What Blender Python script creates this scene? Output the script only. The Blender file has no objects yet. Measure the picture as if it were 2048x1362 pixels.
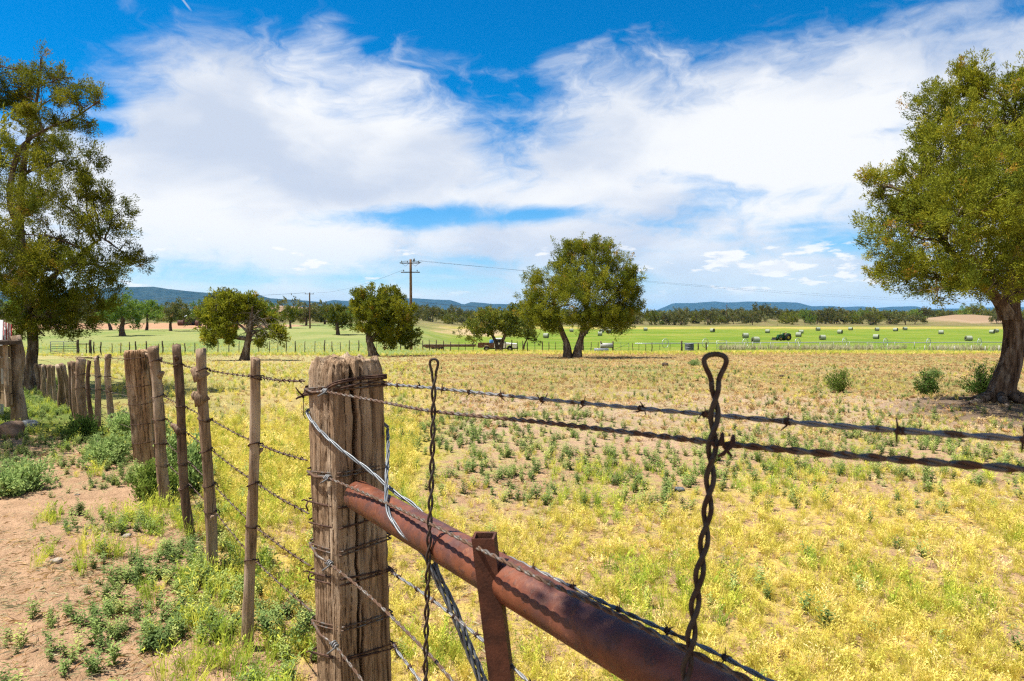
import bpy, math, random
import numpy as np
from mathutils import Vector, Matrix

random.seed(7)
rng = np.random.default_rng(7)
SC = bpy.context.scene
COL = SC.collection

# ------------------------------------------------------------------ camera
F = 1365.33                      # focal length in pixels of the 2048 px wide photograph
CX, CY, HZ = 1024.0, 681.0, 628.0
EYE = 1.6
PITCH = math.atan((CY - HZ) / F)
cam = bpy.data.cameras.new('camera')
cam.lens = 24.0
cam.sensor_width = 36.0
cam.clip_start = 0.05
cam.clip_end = 60000
cam.dof.use_dof = True
cam.dof.focus_distance = 4.5
cam.dof.aperture_fstop = 11.0
camo = bpy.data.objects.new('camera', cam)
COL.objects.link(camo)
camo.location = (0, 0, EYE)
camo.rotation_euler = (math.pi / 2 - PITCH, 0, 0)
SC.camera = camo

# ------------------------------------------------------------------ light
SUN_EL = math.radians(65)
SUN_AZ_VEC = Vector((-1.0, 0.02))          # horizontal direction towards the sun
SUN_AZ_VEC.normalize()
SUN_DIR = Vector((SUN_AZ_VEC.x * math.cos(SUN_EL), SUN_AZ_VEC.y * math.cos(SUN_EL), math.sin(SUN_EL)))
sun = bpy.data.lights.new('sun', 'SUN')
sun.energy = 5.0
sun.angle = math.radians(0.5)
sun.color = (1.0, 0.94, 0.85)
suno = bpy.data.objects.new('sun', sun)
COL.objects.link(suno)
suno.location = (-20, 0, 40)
suno.rotation_euler = (-SUN_DIR).to_track_quat('-Z', 'Y').to_euler()

SC.view_settings.view_transform = 'Standard'
SC.view_settings.look = 'None'
SC.view_settings.gamma = 1.0
SC.view_settings.use_curve_mapping = False
SC.view_settings.exposure = 1.15
SC.render.engine = 'CYCLES'
SC.cycles.use_denoising = False
SC.cycles.filter_width = 1.25
SC.cycles.max_bounces = 5
SC.cycles.use_adaptive_sampling = True
SC.cycles.adaptive_threshold = 0.014
SC.cycles.transparent_max_bounces = 6
SC.cycles.volume_bounces = 0
SC.cycles.caustics_reflective = False
SC.cycles.caustics_refractive = False


def px_az_el(x, y):
    r = (x - CX) / F
    az = math.atan(r)
    el = math.atan((HZ - y) / F * math.cos(az))
    return az, el


# ------------------------------------------------------------------ world: sky and clouds
W = bpy.data.worlds.new('World')
SC.world = W
W.use_nodes = True
wt = W.node_tree
for n in list(wt.nodes):
    wt.nodes.remove(n)


class NT:
    """small helper for writing node trees as expressions"""
    def __init__(s, t):
        s.t = t

    def put(s, inp, v):
        if isinstance(v, bpy.types.NodeSocket):
            s.t.links.new(v, inp)
        elif v is not None:
            inp.default_value = v

    def m(s, op, a, b=None, c=None, clamp=False):
        n = s.t.nodes.new('ShaderNodeMath')
        n.operation = op
        n.use_clamp = clamp
        s.put(n.inputs[0], a)
        if b is not None:
            s.put(n.inputs[1], b)
        if c is not None:
            s.put(n.inputs[2], c)
        return n.outputs[0]

    def mix(s, f, a, b, mode='MIX'):
        n = s.t.nodes.new('ShaderNodeMix')
        n.data_type = 'RGBA'
        n.blend_type = mode
        n.clamp_factor = True
        s.put(n.inputs[0], f)
        for k, v in ((6, a), (7, b)):
            if isinstance(v, tuple) and len(v) == 3:
                v = v + (1,)
            s.put(n.inputs[k], v)
        return n.outputs[2]

    def noise(s, vec, scale, detail=6, rough=0.55, dist=0.0, lac=2.0):
        n = s.t.nodes.new('ShaderNodeTexNoise')
        n.inputs['Scale'].default_value = scale
        n.inputs['Detail'].default_value = detail
        n.inputs['Roughness'].default_value = rough
        n.inputs['Distortion'].default_value = dist
        n.inputs['Lacunarity'].default_value = lac
        if vec is not None:
            s.t.links.new(vec, n.inputs['Vector'])
        return n.outputs['Fac']

    def ss(s, v, lo, hi, a=0.0, b=1.0):
        n = s.t.nodes.new('ShaderNodeMapRange')
        n.interpolation_type = 'SMOOTHSTEP'
        s.put(n.inputs[0], v)
        for k, x in enumerate((lo, hi, a, b)):
            s.put(n.inputs[k + 1], x)
        return n.outputs[0]

    def lin(s, v, lo, hi, a=0.0, b=1.0):
        n = s.t.nodes.new('ShaderNodeMapRange')
        s.put(n.inputs[0], v)
        for k, x in enumerate((lo, hi, a, b)):
            s.put(n.inputs[k + 1], x)
        return n.outputs[0]

    def xyz(s, x, y, z):
        n = s.t.nodes.new('ShaderNodeCombineXYZ')
        for k, v in enumerate((x, y, z)):
            s.put(n.inputs[k], v)
        return n.outputs[0]

    def scale(s, vec, v):
        n = s.t.nodes.new('ShaderNodeVectorMath')
        n.operation = 'MULTIPLY'
        s.t.links.new(vec, n.inputs[0])
        s.put(n.inputs[1], v)
        return n.outputs[0]

    def attr(s, name):
        n = s.t.nodes.new('ShaderNodeAttribute')
        n.attribute_name = name
        return n


q = NT(wt)
tc = wt.nodes.new('ShaderNodeTexCoord')
sep = wt.nodes.new('ShaderNodeSeparateXYZ')
wt.links.new(tc.outputs['Generated'], sep.inputs[0])
dx, dy, dz = sep.outputs
az = q.m('ARCTAN2', dx, dy)
el = q.m('ARCSINE', dz)

sky = wt.nodes.new('ShaderNodeTexSky')
sky.sky_type = 'NISHITA'
sky.sun_disc = False
sky.sun_elevation = SUN_EL
sky.sun_rotation = math.atan2(SUN_DIR.x, SUN_DIR.y)
sky.altitude = 1500
sky.air_density = 1.0
sky.dust_density = 0.3
sky.ozone_density = 3.0
hs = wt.nodes.new('ShaderNodeHueSaturation')
hs.inputs['Hue'].default_value = 0.498
hs.inputs['Saturation'].default_value = 2.6
hs.inputs['Value'].default_value = 1.42
wt.links.new(sky.outputs[0], hs.inputs['Color'])
blue = hs.outputs[0]
# the horizon of a clear sky is paler than the vault
blue = q.mix(q.ss(el, 0.0, 0.24, 0.72, 0.0), blue, (4.9, 6.7, 8.6))

# upper edge of the big cloud bank, as elevation over azimuth
EDGE = [(-1500, 330), (-600, 170), (-200, 230), (0, 270), (120, 225), (215, 150), (330, 78), (420, 62), (560, 92), (700, 120), (850, 150),
        (930, 205), (985, 238), (1045, 246), (1080, 205), (1160, 170), (1250, 140), (1400, 105), (1600, 55),
        (1800, 20), (2048, -30), (2700, 60), (3600, 150)]
fc = wt.nodes.new('ShaderNodeFloatCurve')
cv = fc.mapping.curves[0]
pts = []
for (x, y) in EDGE:
    a, e = px_az_el(x, y)
    pts.append((a / 2.6 + 0.5, e / 0.6))
pts = [(0.0, 0.42)] + pts + [(1.0, 0.42)]
cv.points[0].location = pts[0]
cv.points[1].location = pts[-1]
for p in pts[1:-1]:
    cv.points.new(*p)
for p in cv.points:
    p.handle_type = 'AUTO_CLAMPED'
fc.mapping.update()
wt.links.new(q.m('ADD', q.m('DIVIDE', az, 2.6), 0.5), fc.inputs['Value'])
edge = q.m('MULTIPLY', fc.outputs[0], 0.6)

# noise fields in a flat-cloud-layer projection mixed with angular space
ang = q.xyz(q.m('MULTIPLY', az, 1.0), q.m('MULTIPLY', el, 2.2), 0.0)
warp = q.noise(ang, 5.0, 4, 0.55)
ang2 = q.xyz(q.m('ADD', az, q.m('MULTIPLY', q.m('SUBTRACT', warp, 0.5), 0.22)), q.m('MULTIPLY', q.m('ADD', el, q.m('MULTIPLY', warp, 0.05)), 1.75), 1.7)
n_big = q.noise(ang2, 3.2, 7, 0.56)
n_fine = q.noise(ang2, 9.0, 8, 0.62, 0.4)
streak = q.noise(q.xyz(q.m('ADD', az, q.m('MULTIPLY', el, 0.6)), q.m('MULTIPLY', el, 7.0), 4.2), 4.5, 6, 0.55, 0.25)

val = q.m('MULTIPLY', q.m('SUBTRACT', edge, el), 8.5)
val = q.m('MINIMUM', val, 0.95)
val = q.m('ADD', val, q.m('MULTIPLY', q.m('SUBTRACT', n_fine, 0.5), 2.4))
val = q.m('ADD', val, q.m('MULTIPLY', q.m('SUBTRACT', n_big, 0.5), 1.1))


def gauss(x, y, rx, ry, amp, tilt=0.0):
    a0, e0 = px_az_el(x, y)
    ca = math.cos(a0) ** 2
    ra, re_ = rx / F * ca, ry / F * math.cos(a0)
    u = q.m('SUBTRACT', az, a0)
    v = q.m('SUBTRACT', el, e0)
    if tilt:
        v = q.m('SUBTRACT', v, q.m('MULTIPLY', u, tilt))
    u = q.m('DIVIDE', u, ra)
    v = q.m('DIVIDE', v, re_)
    s = q.m('ADD', q.m('MULTIPLY', u, u), q.m('MULTIPLY', v, v))
    return q.m('MULTIPLY', q.m('EXPONENT', q.m('MULTIPLY', s, -1.0)), amp)


for g in [(860, 432, 210, 26, -1.25, 0.03), (1070, 430, 90, 16, -1.0, 0.1), (1600, 470, 170, 24, -0.75, -0.05), (1420, 400, 90, 45, -0.55),
          (225, 265, 60, 24, -1.1, 0.1), (215, 205, 50, 20, -0.7), (1740, 500, 130, 36, -0.8), (980, 545, 330, 36, -0.5, 0.02),
          (1560, 390, 130, 18, -0.4), (640, 560, 320, 30, -0.35), (1330, 455, 110, 25, -0.55, -0.2), (1010, 270, 40, 50, -0.25, 0.5),
          (650, 62, 42, 20, 0.6, 0.15), (1105, 128, 100, 26, 0.6, 0.2), (262, 8, 30, 24, 0.6), (1000, 150, 60, 14, 0.35),
          (450, 250, 300, 130, 0.35), (820, 290, 220, 90, 0.3), (1300, 260, 220, 110, 0.35), (1700, 200, 350, 120, 0.3)]:
    val = q.m('ADD', val, gauss(*g))
val = q.m('ADD', val, q.m('MULTIPLY', q.m('SUBTRACT', streak, 0.5), q.ss(el, 0.03, 0.26, 2.0, 0.5)))
# the veil thins toward the horizon
alpha = q.ss(val, -0.28, 0.98)
alpha = q.m('MULTIPLY', alpha, q.ss(el, 0.0, 0.13, 0.62, 1.0))
# scattered high cloud beyond the bank, overhead
cov2 = q.ss(q.noise(ang2, 2.3, 6, 0.55), 0.52, 0.72, 0.0, 0.75)
alpha = q.m('MAXIMUM', alpha, q.m('MULTIPLY', cov2, q.ss(el, 0.45, 0.75)))
# a thin old contrail
a1, e1 = px_az_el(366, -4)
a2, e2 = px_az_el(398, 38)
L = math.hypot(a2 - a1, e2 - e1)
ux, uy = (a2 - a1) / L, (e2 - e1) / L
du = q.m('ADD', q.m('MULTIPLY', q.m('SUBTRACT', az, a1), ux), q.m('MULTIPLY', q.m('SUBTRACT', el, e1), uy))
dv = q.m('ADD', q.m('MULTIPLY', q.m('SUBTRACT', az, a1), -uy), q.m('MULTIPLY', q.m('SUBTRACT', el, e1), ux))
tr = q.m('MULTIPLY', q.ss(q.m('ABSOLUTE', dv), 0.0004, 0.0018, 0.55, 0.0), q.m('MULTIPLY', q.ss(du, L, L * 0.6), q.ss(du, -0.5, -0.05)))
alpha = q.m('MAXIMUM', alpha, tr)

shade = q.noise(ang2, 4.0, 5, 0.5)
shade2 = q.noise(ang, 2.0, 3, 0.5)
ccol = q.mix(q.ss(q.m('ADD', q.m('MULTIPLY', shade, 0.6), q.m('MULTIPLY', shade2, 0.4)), 0.40, 0.58), (5.7, 6.4, 7.7), (8.75, 8.9, 9.15))
skycol = q.mix(alpha, blue, ccol)

# fair-weather puffs low over the horizon
puv = q.xyz(q.m('MULTIPLY', az, 1.0), q.m('MULTIPLY', el, 3.4), 9.0)
pn = q.noise(puv, 15.0, 7, 0.55)
pband = q.m('MULTIPLY', q.ss(el, 0.022, 0.04), q.ss(el, 0.085, 0.11, 1.0, 0.0))
pal = q.m('MULTIPLY', q.ss(q.m('ADD', pn, gauss(1560, 545, 260, 45, 0.13)), 0.60, 0.67), pband)
pcol = q.mix(q.ss(q.noise(puv, 30.0, 4, 0.5), 0.4, 0.6), (8.2, 8.5, 9.0), (9.7, 9.6, 9.5))
skycol = q.mix(q.m('MULTIPLY', pal, 0.85), skycol, pcol)
bg = wt.nodes.new('ShaderNodeBackground')
bg.inputs['Strength'].default_value = 0.05
wt.links.new(skycol, bg.inputs['Color'])
wo = wt.nodes.new('ShaderNodeOutputWorld')
wt.links.new(bg.outputs[0], wo.inputs['Surface'])
W.cycles.sampling_method = 'MANUAL'
W.cycles.sample_map_resolution = 1024

# ------------------------------------------------------------------ noise and terrain
def _hash(ix, iy, s):
    h = (ix.astype(np.int64) * 374761393 + iy.astype(np.int64) * 668265263 + s * 974634771) & 0xFFFFFFFF
    h = ((h ^ (h >> 13)) * 1274126177) & 0xFFFFFFFF
    return ((h ^ (h >> 16)) & 0xFFFF) / 65535.0


def vn(x, y, s=0):
    x = np.asarray(x, float)
    y = np.asarray(y, float)
    ix, iy = np.floor(x), np.floor(y)
    fx, fy = x - ix, y - iy
    fx = fx * fx * (3 - 2 * fx)
    fy = fy * fy * (3 - 2 * fy)
    a, b = _hash(ix, iy, s), _hash(ix + 1, iy, s)
    c, d = _hash(ix, iy + 1, s), _hash(ix + 1, iy + 1, s)
    return (a * (1 - fx) + b * fx) * (1 - fy) + (c * (1 - fx) + d * fx) * fy


def fbm(x, y, s=0, o=4):
    r, a, t = 0.0, 0.5, 0.0
    for k in range(o):
        r = r + a * vn(np.asarray(x) * 2 ** k, np.asarray(y) * 2 ** k, s + k * 17)
        t += a
        a *= 0.5
    return r / t


def sst(v, lo, hi):
    t = np.clip((np.asarray(v, float) - lo) / (hi - lo), 0, 1)
    return t * t * (3 - 2 * t)


RP = np.array([(-400, 0), (12, 0), (20, -.12), (35, -.63), (50, -1.35), (62, -1.95), (75, -2.75), (100, -3.8), (130, -4.6), (160, -5.1), (250, -5.3), (400, -5.2), (470, -4.6), (800, -2.0), (1600, 1.0), (6000, 4.0), (40000, 6)])
LP = np.array([(-400, 0), (12, 0), (20, -.15), (36, -.86), (45, -1.15), (55, -1.75), (65, -2.4), (75, -2.75), (100, -2.5), (125, -2.05), (164, -1.9), (250, -1.7), (400, -1.0), (800, 0.6), (1600, 1.4), (6000, 4.0), (40000, 6)])


def pxg(px, d):
    return (px - CX) / F * d


def terr(x, y):
    x = np.asarray(x, float)
    y = np.asarray(y, float)
    ra, la = np.interp(y, RP[:, 0], RP[:, 1]), np.interp(y, LP[:, 0], LP[:, 1])
    for dlt in (0.06, 0.12):
        for sgn in (-1, 1):
            ra = ra + np.interp(y * (1 + sgn * dlt), RP[:, 0], RP[:, 1])
            la = la + np.interp(y * (1 + sgn * dlt), LP[:, 0], LP[:, 1])
    ra, la = ra / 5, la / 5
    a = x / np.maximum(y, 4.0)
    w = sst(a, -0.18, -0.07)
    z = la * (1 - w) + ra * w
    far = sst(y, 3, 9)
    near = 1 - sst(np.hypot(x, y), 25, 70)
    z = z + (fbm(x * .9, y * .9, 3) - .5) * (0.04 + .06 * sst(np.hypot(x, y), 6, 12)) * near
    z = z + (fbm(x * 5, y * 5, 5, 3) - .5) * 0.035 * (1 - sst(np.hypot(x, y), 12, 30))
    nr = 1 - sst(np.hypot(x, y), 8, 16)
    z = z + (np.abs(fbm(x * 9, y * 9, 55, 2) - .5) * -.05 + .012) * nr * sst(fbm(x * 1.3, y * 1.3, 57, 2), .35, .6)
    z = z + (fbm(x * .05, y * .05, 8) - .5) * 0.5 * sst(np.hypot(x, y), 25, 80)
    # low bare mound by the wires, mound under the near juniper
    z = z + 0.16 * np.exp(-((x - 0.55) / .9) ** 2 - ((y - 9.6) / .45) ** 2)
    z = z + 0.12 * np.exp(-((x - 8.4) / 1.5) ** 2 - ((y - 11.7) / 1.2) ** 2)
    # sandy banks behind the fields
    z = z + 6.0 * np.exp(-((x - pxg(1935, 470)) / 30) ** 2 - ((y - 470) / 40) ** 2)
    z = z + 9.5 * np.exp(-((x - pxg(570, 620)) / 40) ** 2 - ((y - 620) / 60) ** 2)
    z = z + 3.0 * np.exp(-((x - pxg(1540, 450)) / 16) ** 2 - ((y - 455) / 20) ** 2)
    z = z + 1.6 * (fbm(x * .09, y * .09, 21) - .2) * np.exp(-((x - pxg(240, 200)) / 45) ** 2 - ((y - 205) / 16) ** 2)
    z = z + (fbm(x * .004, y * .004, 31) - .5) * 16 * sst(y, 600, 2500)
    return z


def tz(x, y):
    return float(terr(np.array([x]), np.array([y]))[0])


_cp, _sp = math.cos(PITCH), math.sin(PITCH)


def P(px, py, d):
    """world point seen at a pixel at forward distance d"""
    cx, cy = (px - CX) / F, -(py - CY) / F
    return Vector((cx * d, d * (_cp + cy * _sp), EYE + d * (cy * _cp - _sp)))


def G(px, d, dz_=0.0):
    x = pxg(px, d)
    return Vector((x, d, tz(x, d) + dz_))


def GY(px, py, lo=60, hi=600):
    """ground point under a pixel, found by marching"""
    ds = np.linspace(lo, hi, 4000)
    cx, cy = (px - CX) / F, -(py - CY) / F
    x = cx * ds
    y = ds * (_cp + cy * _sp)
    z = EYE + ds * (cy * _cp - _sp)
    k = np.argmax(z < terr(x, y))
    return Vector((x[k], y[k], tz(x[k], y[k])))


# ------------------------------------------------------------------ mesh helpers
class MB:
    def __init__(s):
        s.v, s.f, s.mi = [], [], []

    def add(s, vs, fs, m=0):
        o = len(s.v)
        s.v.extend([tuple(p) for p in vs])
        s.f.extend([tuple(i + o for i in f) for f in fs])
        s.mi.extend([m] * len(fs))

    def tube(s, pts, rad, n=8, cap=True, m=0, jit=0.0, ell=None):
        pts = [Vector(p) for p in pts]
        if not hasattr(rad, '__len__'):
            rad = [rad] * len(pts)
        t0 = (pts[1] - pts[0]).normalized()
        ref = Vector((0, 0, 1)) if abs(t0.z) < 0.9 else Vector((1, 0, 0))
        u = t0.cross(ref).normalized()
        vs, fs = [], []
        for i, p in enumerate(pts):
            t = (pts[min(i + 1, len(pts) - 1)] - pts[max(i - 1, 0)]).normalized()
            u = (u - t * u.dot(t)).normalized()
            w = t.cross(u)
            for k in range(n):
                a = 2 * math.pi * k / n
                r = rad[i] * (1 + (random.uniform(-jit, jit) if jit else 0))
                vs.append(p + (u * math.cos(a) + w * math.sin(a)) * r)
        for i in range(len(pts) - 1):
            for k in range(n):
                a, b = i * n + k, i * n + (k + 1) % n
                fs.append((a, b, b + n, a + n))
        if cap:
            fs.append(tuple(range(n - 1, -1, -1)))
            fs.append(tuple(range((len(pts) - 1) * n, len(pts) * n)))
        s.add(vs, fs, m)

    def box(s, c, d, rz=0.0, m=0, ch=0.0):
        """box with centre c and size d, optionally with chamfered vertical and top edges"""
        hx, hy, hz = d[0] / 2, d[1] / 2, d[2] / 2
        if ch <= 0:
            vs = [(sx * hx, sy * hy, sz * hz) for sz in (-1, 1) for sx, sy in ((-1, -1), (1, -1), (1, 1), (-1, 1))]
            fs = [(3, 2, 1, 0), (4, 5, 6, 7), (0, 1, 5, 4), (1, 2, 6, 5), (2, 3, 7, 6), (3, 0, 4, 7)]
        else:
            vs = []
            for z, k in ((-hz, 1), (-hz + ch, 0), (hz - ch, 0), (hz, 1)):
                a, b = hx - k * ch, hy - k * ch
                cc = ch * 0.6
                vs += [(-a + cc, -b, z), (a - cc, -b, z), (a, -b + cc, z), (a, b - cc, z), (a - cc, b, z), (-a + cc, b, z), (-a, b - cc, z), (-a, -b + cc, z)]
            fs = [tuple(range(7, -1, -1)), tuple(range(24, 32))]
            for r in range(3):
                for k in range(8):
                    a, b = r * 8 + k, r * 8 + (k + 1) % 8
                    fs.append((a, b, b + 8, a + 8))
        c_, s_ = math.cos(rz), math.sin(rz)
        s.add([(c[0] + x * c_ - y * s_, c[1] + x * s_ + y * c_, c[2] + z) for x, y, z in vs], fs, m)

    def prism(s, prof, y0, y1, m=0):
        """profile in (x, z) extruded along y"""
        n = len(prof)
        vs = [(x, y0, z) for x, z in prof] + [(x, y1, z) for x, z in prof]
        fs = [tuple(range(n)), tuple(range(2 * n - 1, n - 1, -1))]
        for k in range(n):
            j = (k + 1) % n
            fs.append((k, k + n, j + n, j))
        s.add(vs, fs, m)

    def build(s, name, mats, parent=None, origin=(0, 0, 0), smooth=True):
        o = Vector(origin)
        me = bpy.data.meshes.new(name)
        me.from_pydata([(x - o.x, y - o.y, z - o.z) for x, y, z in s.v], [], s.f)
        if not isinstance(mats, (list, tuple)):
            mats = [mats]
        for m_ in mats:
            me.materials.append(m_)
        me.polygons.foreach_set('material_index', s.mi)
        if smooth:
            me.polygons.foreach_set('use_smooth', [True] * len(me.polygons))
        me.update()
        ob = bpy.data.objects.new(name, me)
        COL.objects.link(ob)
        if parent is not None:
            ob.parent = parent
        else:
            ob.location = o
        return ob


def np_mesh(name, v, f, mats, smooth=True, attrs=None):
    """v (N,3), f (M,3) or (M,4)"""
    me = bpy.data.meshes.new(name)
    v = np.ascontiguousarray(v, np.float32)
    f = np.ascontiguousarray(f, np.int32)
    k = f.shape[1]
    me.vertices.add(len(v))
    me.vertices.foreach_set('co', v.ravel())
    me.loops.add(f.size)
    me.loops.foreach_set('vertex_index', f.ravel())
    me.polygons.add(len(f))
    me.polygons.foreach_set('loop_start', np.arange(0, f.size, k, dtype=np.int32))
    me.polygons.foreach_set('loop_total', np.full(len(f), k, np.int32))
    if smooth:
        me.polygons.foreach_set('use_smooth', np.ones(len(f), bool))
    for m_ in (mats if isinstance(mats, (list, tuple)) else [mats]):
        me.materials.append(m_)
    for nm, (typ, arr) in (attrs or {}).items():
        at = me.attributes.new(nm, typ, 'POINT')
        key = 'color' if 'COLOR' in typ else ('vector' if typ == 'FLOAT_VECTOR' else 'value')
        at.data.foreach_set(key, np.ascontiguousarray(arr, np.float32 if typ != 'INT' else np.int32).ravel())
    me.update(calc_edges=True)
    me.validate()
    return me


def tag(o, label=None, cat=None, group=None, kind=None):
    if label:
        o['label'] = label
    if cat:
        o['category'] = cat
    if group:
        o['group'] = group
    if kind:
        o['kind'] = kind
    return o


def empty(name, loc, rz=0.0):
    o = bpy.data.objects.new(name, None)
    o.empty_display_size = 0.1
    COL.objects.link(o)
    o.location = loc
    o.rotation_euler = (0, 0, rz)
    return o


def obj(name, me, parent=None, loc=(0, 0, 0)):
    o = bpy.data.objects.new(name, me)
    COL.objects.link(o)
    o.parent = parent
    o.location = loc
    return o


def copy_tree(o, parent=None):
    c = o.copy()
    COL.objects.link(c)
    c.parent = parent
    for ch in o.children:
        copy_tree(ch, c)
    return c


ORD = ('first second third fourth fifth sixth seventh eighth ninth tenth eleventh twelfth thirteenth fourteenth fifteenth sixteenth '
       'seventeenth eighteenth nineteenth twentieth').split()
ORD += ['twenty-' + w for w in ORD[:9]] + ['thirtieth'] + ['thirty-' + w for w in ORD[:9]] + ['fortieth'] + ['forty-' + w for w in ORD[:9]] + ['fiftieth'] + ['fifty-' + w for w in ORD[:9]]
for ten_, tens_ in (('sixtieth', 'sixty-'), ('seventieth', 'seventy-'), ('eightieth', 'eighty-'), ('ninetieth', 'ninety-')):
    ORD += [ten_] + [tens_ + w for w in ORD[:9]]

# ------------------------------------------------------------------ materials
KA = 0.64          # all reflectances below are written on a bright scale and brought to real values here


def kk(c):
    return tuple(v * KA for v in c)


def mat(name):
    m_ = bpy.data.materials.new(name)
    m_.use_nodes = True
    t = m_.node_tree
    for n in list(t.nodes):
        if n.type != 'OUTPUT_MATERIAL':
            t.nodes.remove(n)
    b = t.nodes.new('ShaderNodeBsdfPrincipled')
    t.links.new(b.outputs[0], t.nodes['Material Output'].inputs['Surface'])
    b.inputs['Roughness'].default_value = 0.8
    b.inputs['Specular IOR Level'].default_value = 0.25
    return m_, NT(t), b


def bump(qm, b, h, strength=0.5, dist=0.01):
    n = qm.t.nodes.new('ShaderNodeBump')
    n.inputs['Strength'].default_value = strength
    n.inputs['Distance'].default_value = dist
    qm.t.links.new(h, n.inputs['Height'])
    qm.t.links.new(n.outputs[0], b.inputs['Normal'])


def tco(qm, kind='Object'):
    n = qm.t.nodes.new('ShaderNodeTexCoord')
    return n.outputs[kind]


def geo_pos(qm):
    return qm.t.nodes.new('ShaderNodeNewGeometry').outputs['Position']


def obj_rand(qm):
    return qm.t.nodes.new('ShaderNodeObjectInfo').outputs['Random']


def simple(name, col, rough=0.7, spec=0.3, metal=0.0, var=0.25, scale=20.0):
    m_, qm, b = mat(name)
    n = qm.noise(tco(qm), scale, 5, 0.6)
    col = kk(col) if 'white' not in name else col
    d = tuple(c * (1 - var) for c in col)
    l = tuple(min(1, c * (1 + var)) for c in col)
    qm.t.links.new(qm.mix(qm.ss(n, 0.3, 0.7), d, l), b.inputs['Base Color'])
    b.inputs['Roughness'].default_value = rough
    b.inputs['Specular IOR Level'].default_value = spec
    b.inputs['Metallic'].default_value = metal
    return m_


def wood(name, dark, mid, pale, grain=60.0, bstr=0.6, gz=0.05, stain=0.5, bd=0.012):
    dark, mid, pale = kk(dark), kk(mid), kk(pale)
    m_, qm, b = mat(name)
    c = tco(qm)
    r = obj_rand(qm)
    off = qm.t.nodes.new('ShaderNodeVectorMath')
    off.operation = 'ADD'
    qm.t.links.new(c, off.inputs[0])
    qm.t.links.new(qm.xyz(qm.m('MULTIPLY', r, 7.0), qm.m('MULTIPLY', r, 3.0), qm.m('MULTIPLY', r, 11.0)), off.inputs[1])
    c = off.outputs[0]
    st = qm.scale(c, (1, 1, gz))
    g1 = qm.noise(st, grain, 6, 0.65, 0.6)
    g2 = qm.noise(st, grain * 3.1, 4, 0.6)
    bl = qm.noise(qm.scale(c, (1, 1, 0.3)), 7.0, 5, 0.6)
    col = qm.mix(qm.ss(g1, 0.30, 0.62), dark, mid)
    col = qm.mix(qm.m('MULTIPLY', qm.ss(bl, 0.45, 0.7), 0.8), col, pale)
    col = qm.mix(qm.ss(g1, 0.40, 0.30, 0.0, 0.8), col, tuple(v * .35 for v in dark))
    col = qm.mix(qm.m('MULTIPLY', qm.ss(qm.noise(qm.scale(c, (1, 1, .5)), 4.0, 4, .6), 0.56, 0.70), stain), col, tuple(v * .4 for v in dark))
    hsv = qm.t.nodes.new('ShaderNodeHueSaturation')
    qm.put(hsv.inputs['Value'], qm.lin(r, 0, 1, 0.8, 1.2))
    qm.t.links.new(col, hsv.inputs['Color'])
    qm.t.links.new(hsv.outputs[0], b.inputs['Base Color'])
    b.inputs['Roughness'].default_value = 0.9
    b.inputs['Specular IOR Level'].default_value = 0.1
    bump(qm, b, qm.m('ADD', g1, qm.m('MULTIPLY', g2, 0.4)), bstr, bd)
    return m_


M = {}
M['post'] = wood('weathered_post_wood', (.15, .085, .046), (.60, .41, .255), (.95, .77, .57), 55, 1.0, 0.05, 0.5)
M['stay'] = wood('juniper_stay_wood', (.14, .088, .052), (.40, .275, .18), (.64, .51, .38), 70, 0.8, 0.06)
M['stay_dark'] = wood('dark_stay_wood', (.07, .042, .028), (.20, .125, .085), (.38, .28, .20), 70, 0.8, 0.06)
M['big'] = wood('big_post_wood', (.10, .052, .024), (.46, .29, .165), (.66, .50, .35), 34, 0.9, 0.03, 0.9)
M['board'] = wood('board_wood', (.16, .10, .055), (.38, .27, .16), (.46, .36, .25), 45, 0.4, 0.05)
M['farpost'] = wood('far_post_wood', (.05, .035, .025), (.12, .085, .06), (.2, .15, .11), 30, 0.3)
M['polewood'] = wood('pole_wood', (.11, .06, .035), (.24, .14, .075), (.3, .19, .11), 14, 0.3, 0.02)
M['bark'] = wood('juniper_bark', (.06, .036, .025), (.21, .14, .095), (.46, .38, .31), 22, 1.0, 0.07, 0.6, 0.05)
M['bark_far'] = wood('far_bark', (.05, .032, .022), (.14, .09, .06), (.27, .21, .16), 9, 0.6, 0.15)
M['deadwood'] = wood('dead_twig_wood', (.13, .10, .075), (.30, .25, .20), (.45, .40, .34), 22, 0.4, 0.2)
M['white'] = simple('white_paint', (.72, .72, .70), 0.5, 0.4, 0, 0.08)
M['whitepost'] = simple('pale_steel', (.46, .46, .42), 0.6, 0.3, 0, 0.15)
M['dark'] = simple('dark_rubber', (.022, .021, .02), 0.85)
M['glass'] = simple('dark_window', (.03, .04, .05), 0.1, 0.6)
M['chrome'] = simple('dull_chrome', (.5, .5, .5), 0.35, 0.5, 0.9)
M['rustbody'] = simple('rusty_body', (.20, .10, .06), 0.8, 0.2, 0, 0.5, 4)
M['green'] = simple('tractor_green', (.02, .10, .03), 0.4, 0.4)
M['yellow'] = simple('tractor_yellow', (.6, .42, .03), 0.5, 0.4)
M['blue'] = simple('blue_plastic', (.05, .2, .5), 0.5)
M['cloth'] = simple('shirt_cloth', (.28, .13, .09), 0.9)
M['denim'] = simple('denim', (.04, .06, .12), 0.9)
M['skin'] = simple('skin', (.38, .22, .15), 0.6)
M['straw'] = simple('straw_hat', (.5, .38, .2), 0.9)
M['bale'] = simple('hay_bale_side', (.36, .40, .30), 0.9, 0.1, 0, 0.2, 6)
M['bale_end'] = simple('hay_bale_end', (.13, .15, .075), 0.95, 0.1, 0, 0.4, 8)
M['steel'] = simple('galvanised_steel', (.42, .45, .48), 0.5, 0.5, 0.5, 0.2)
M['greysteel'] = simple('dull_grey_steel', (.16, .18, .19), 0.6, 0.4, 0.3, 0.3)
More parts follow.
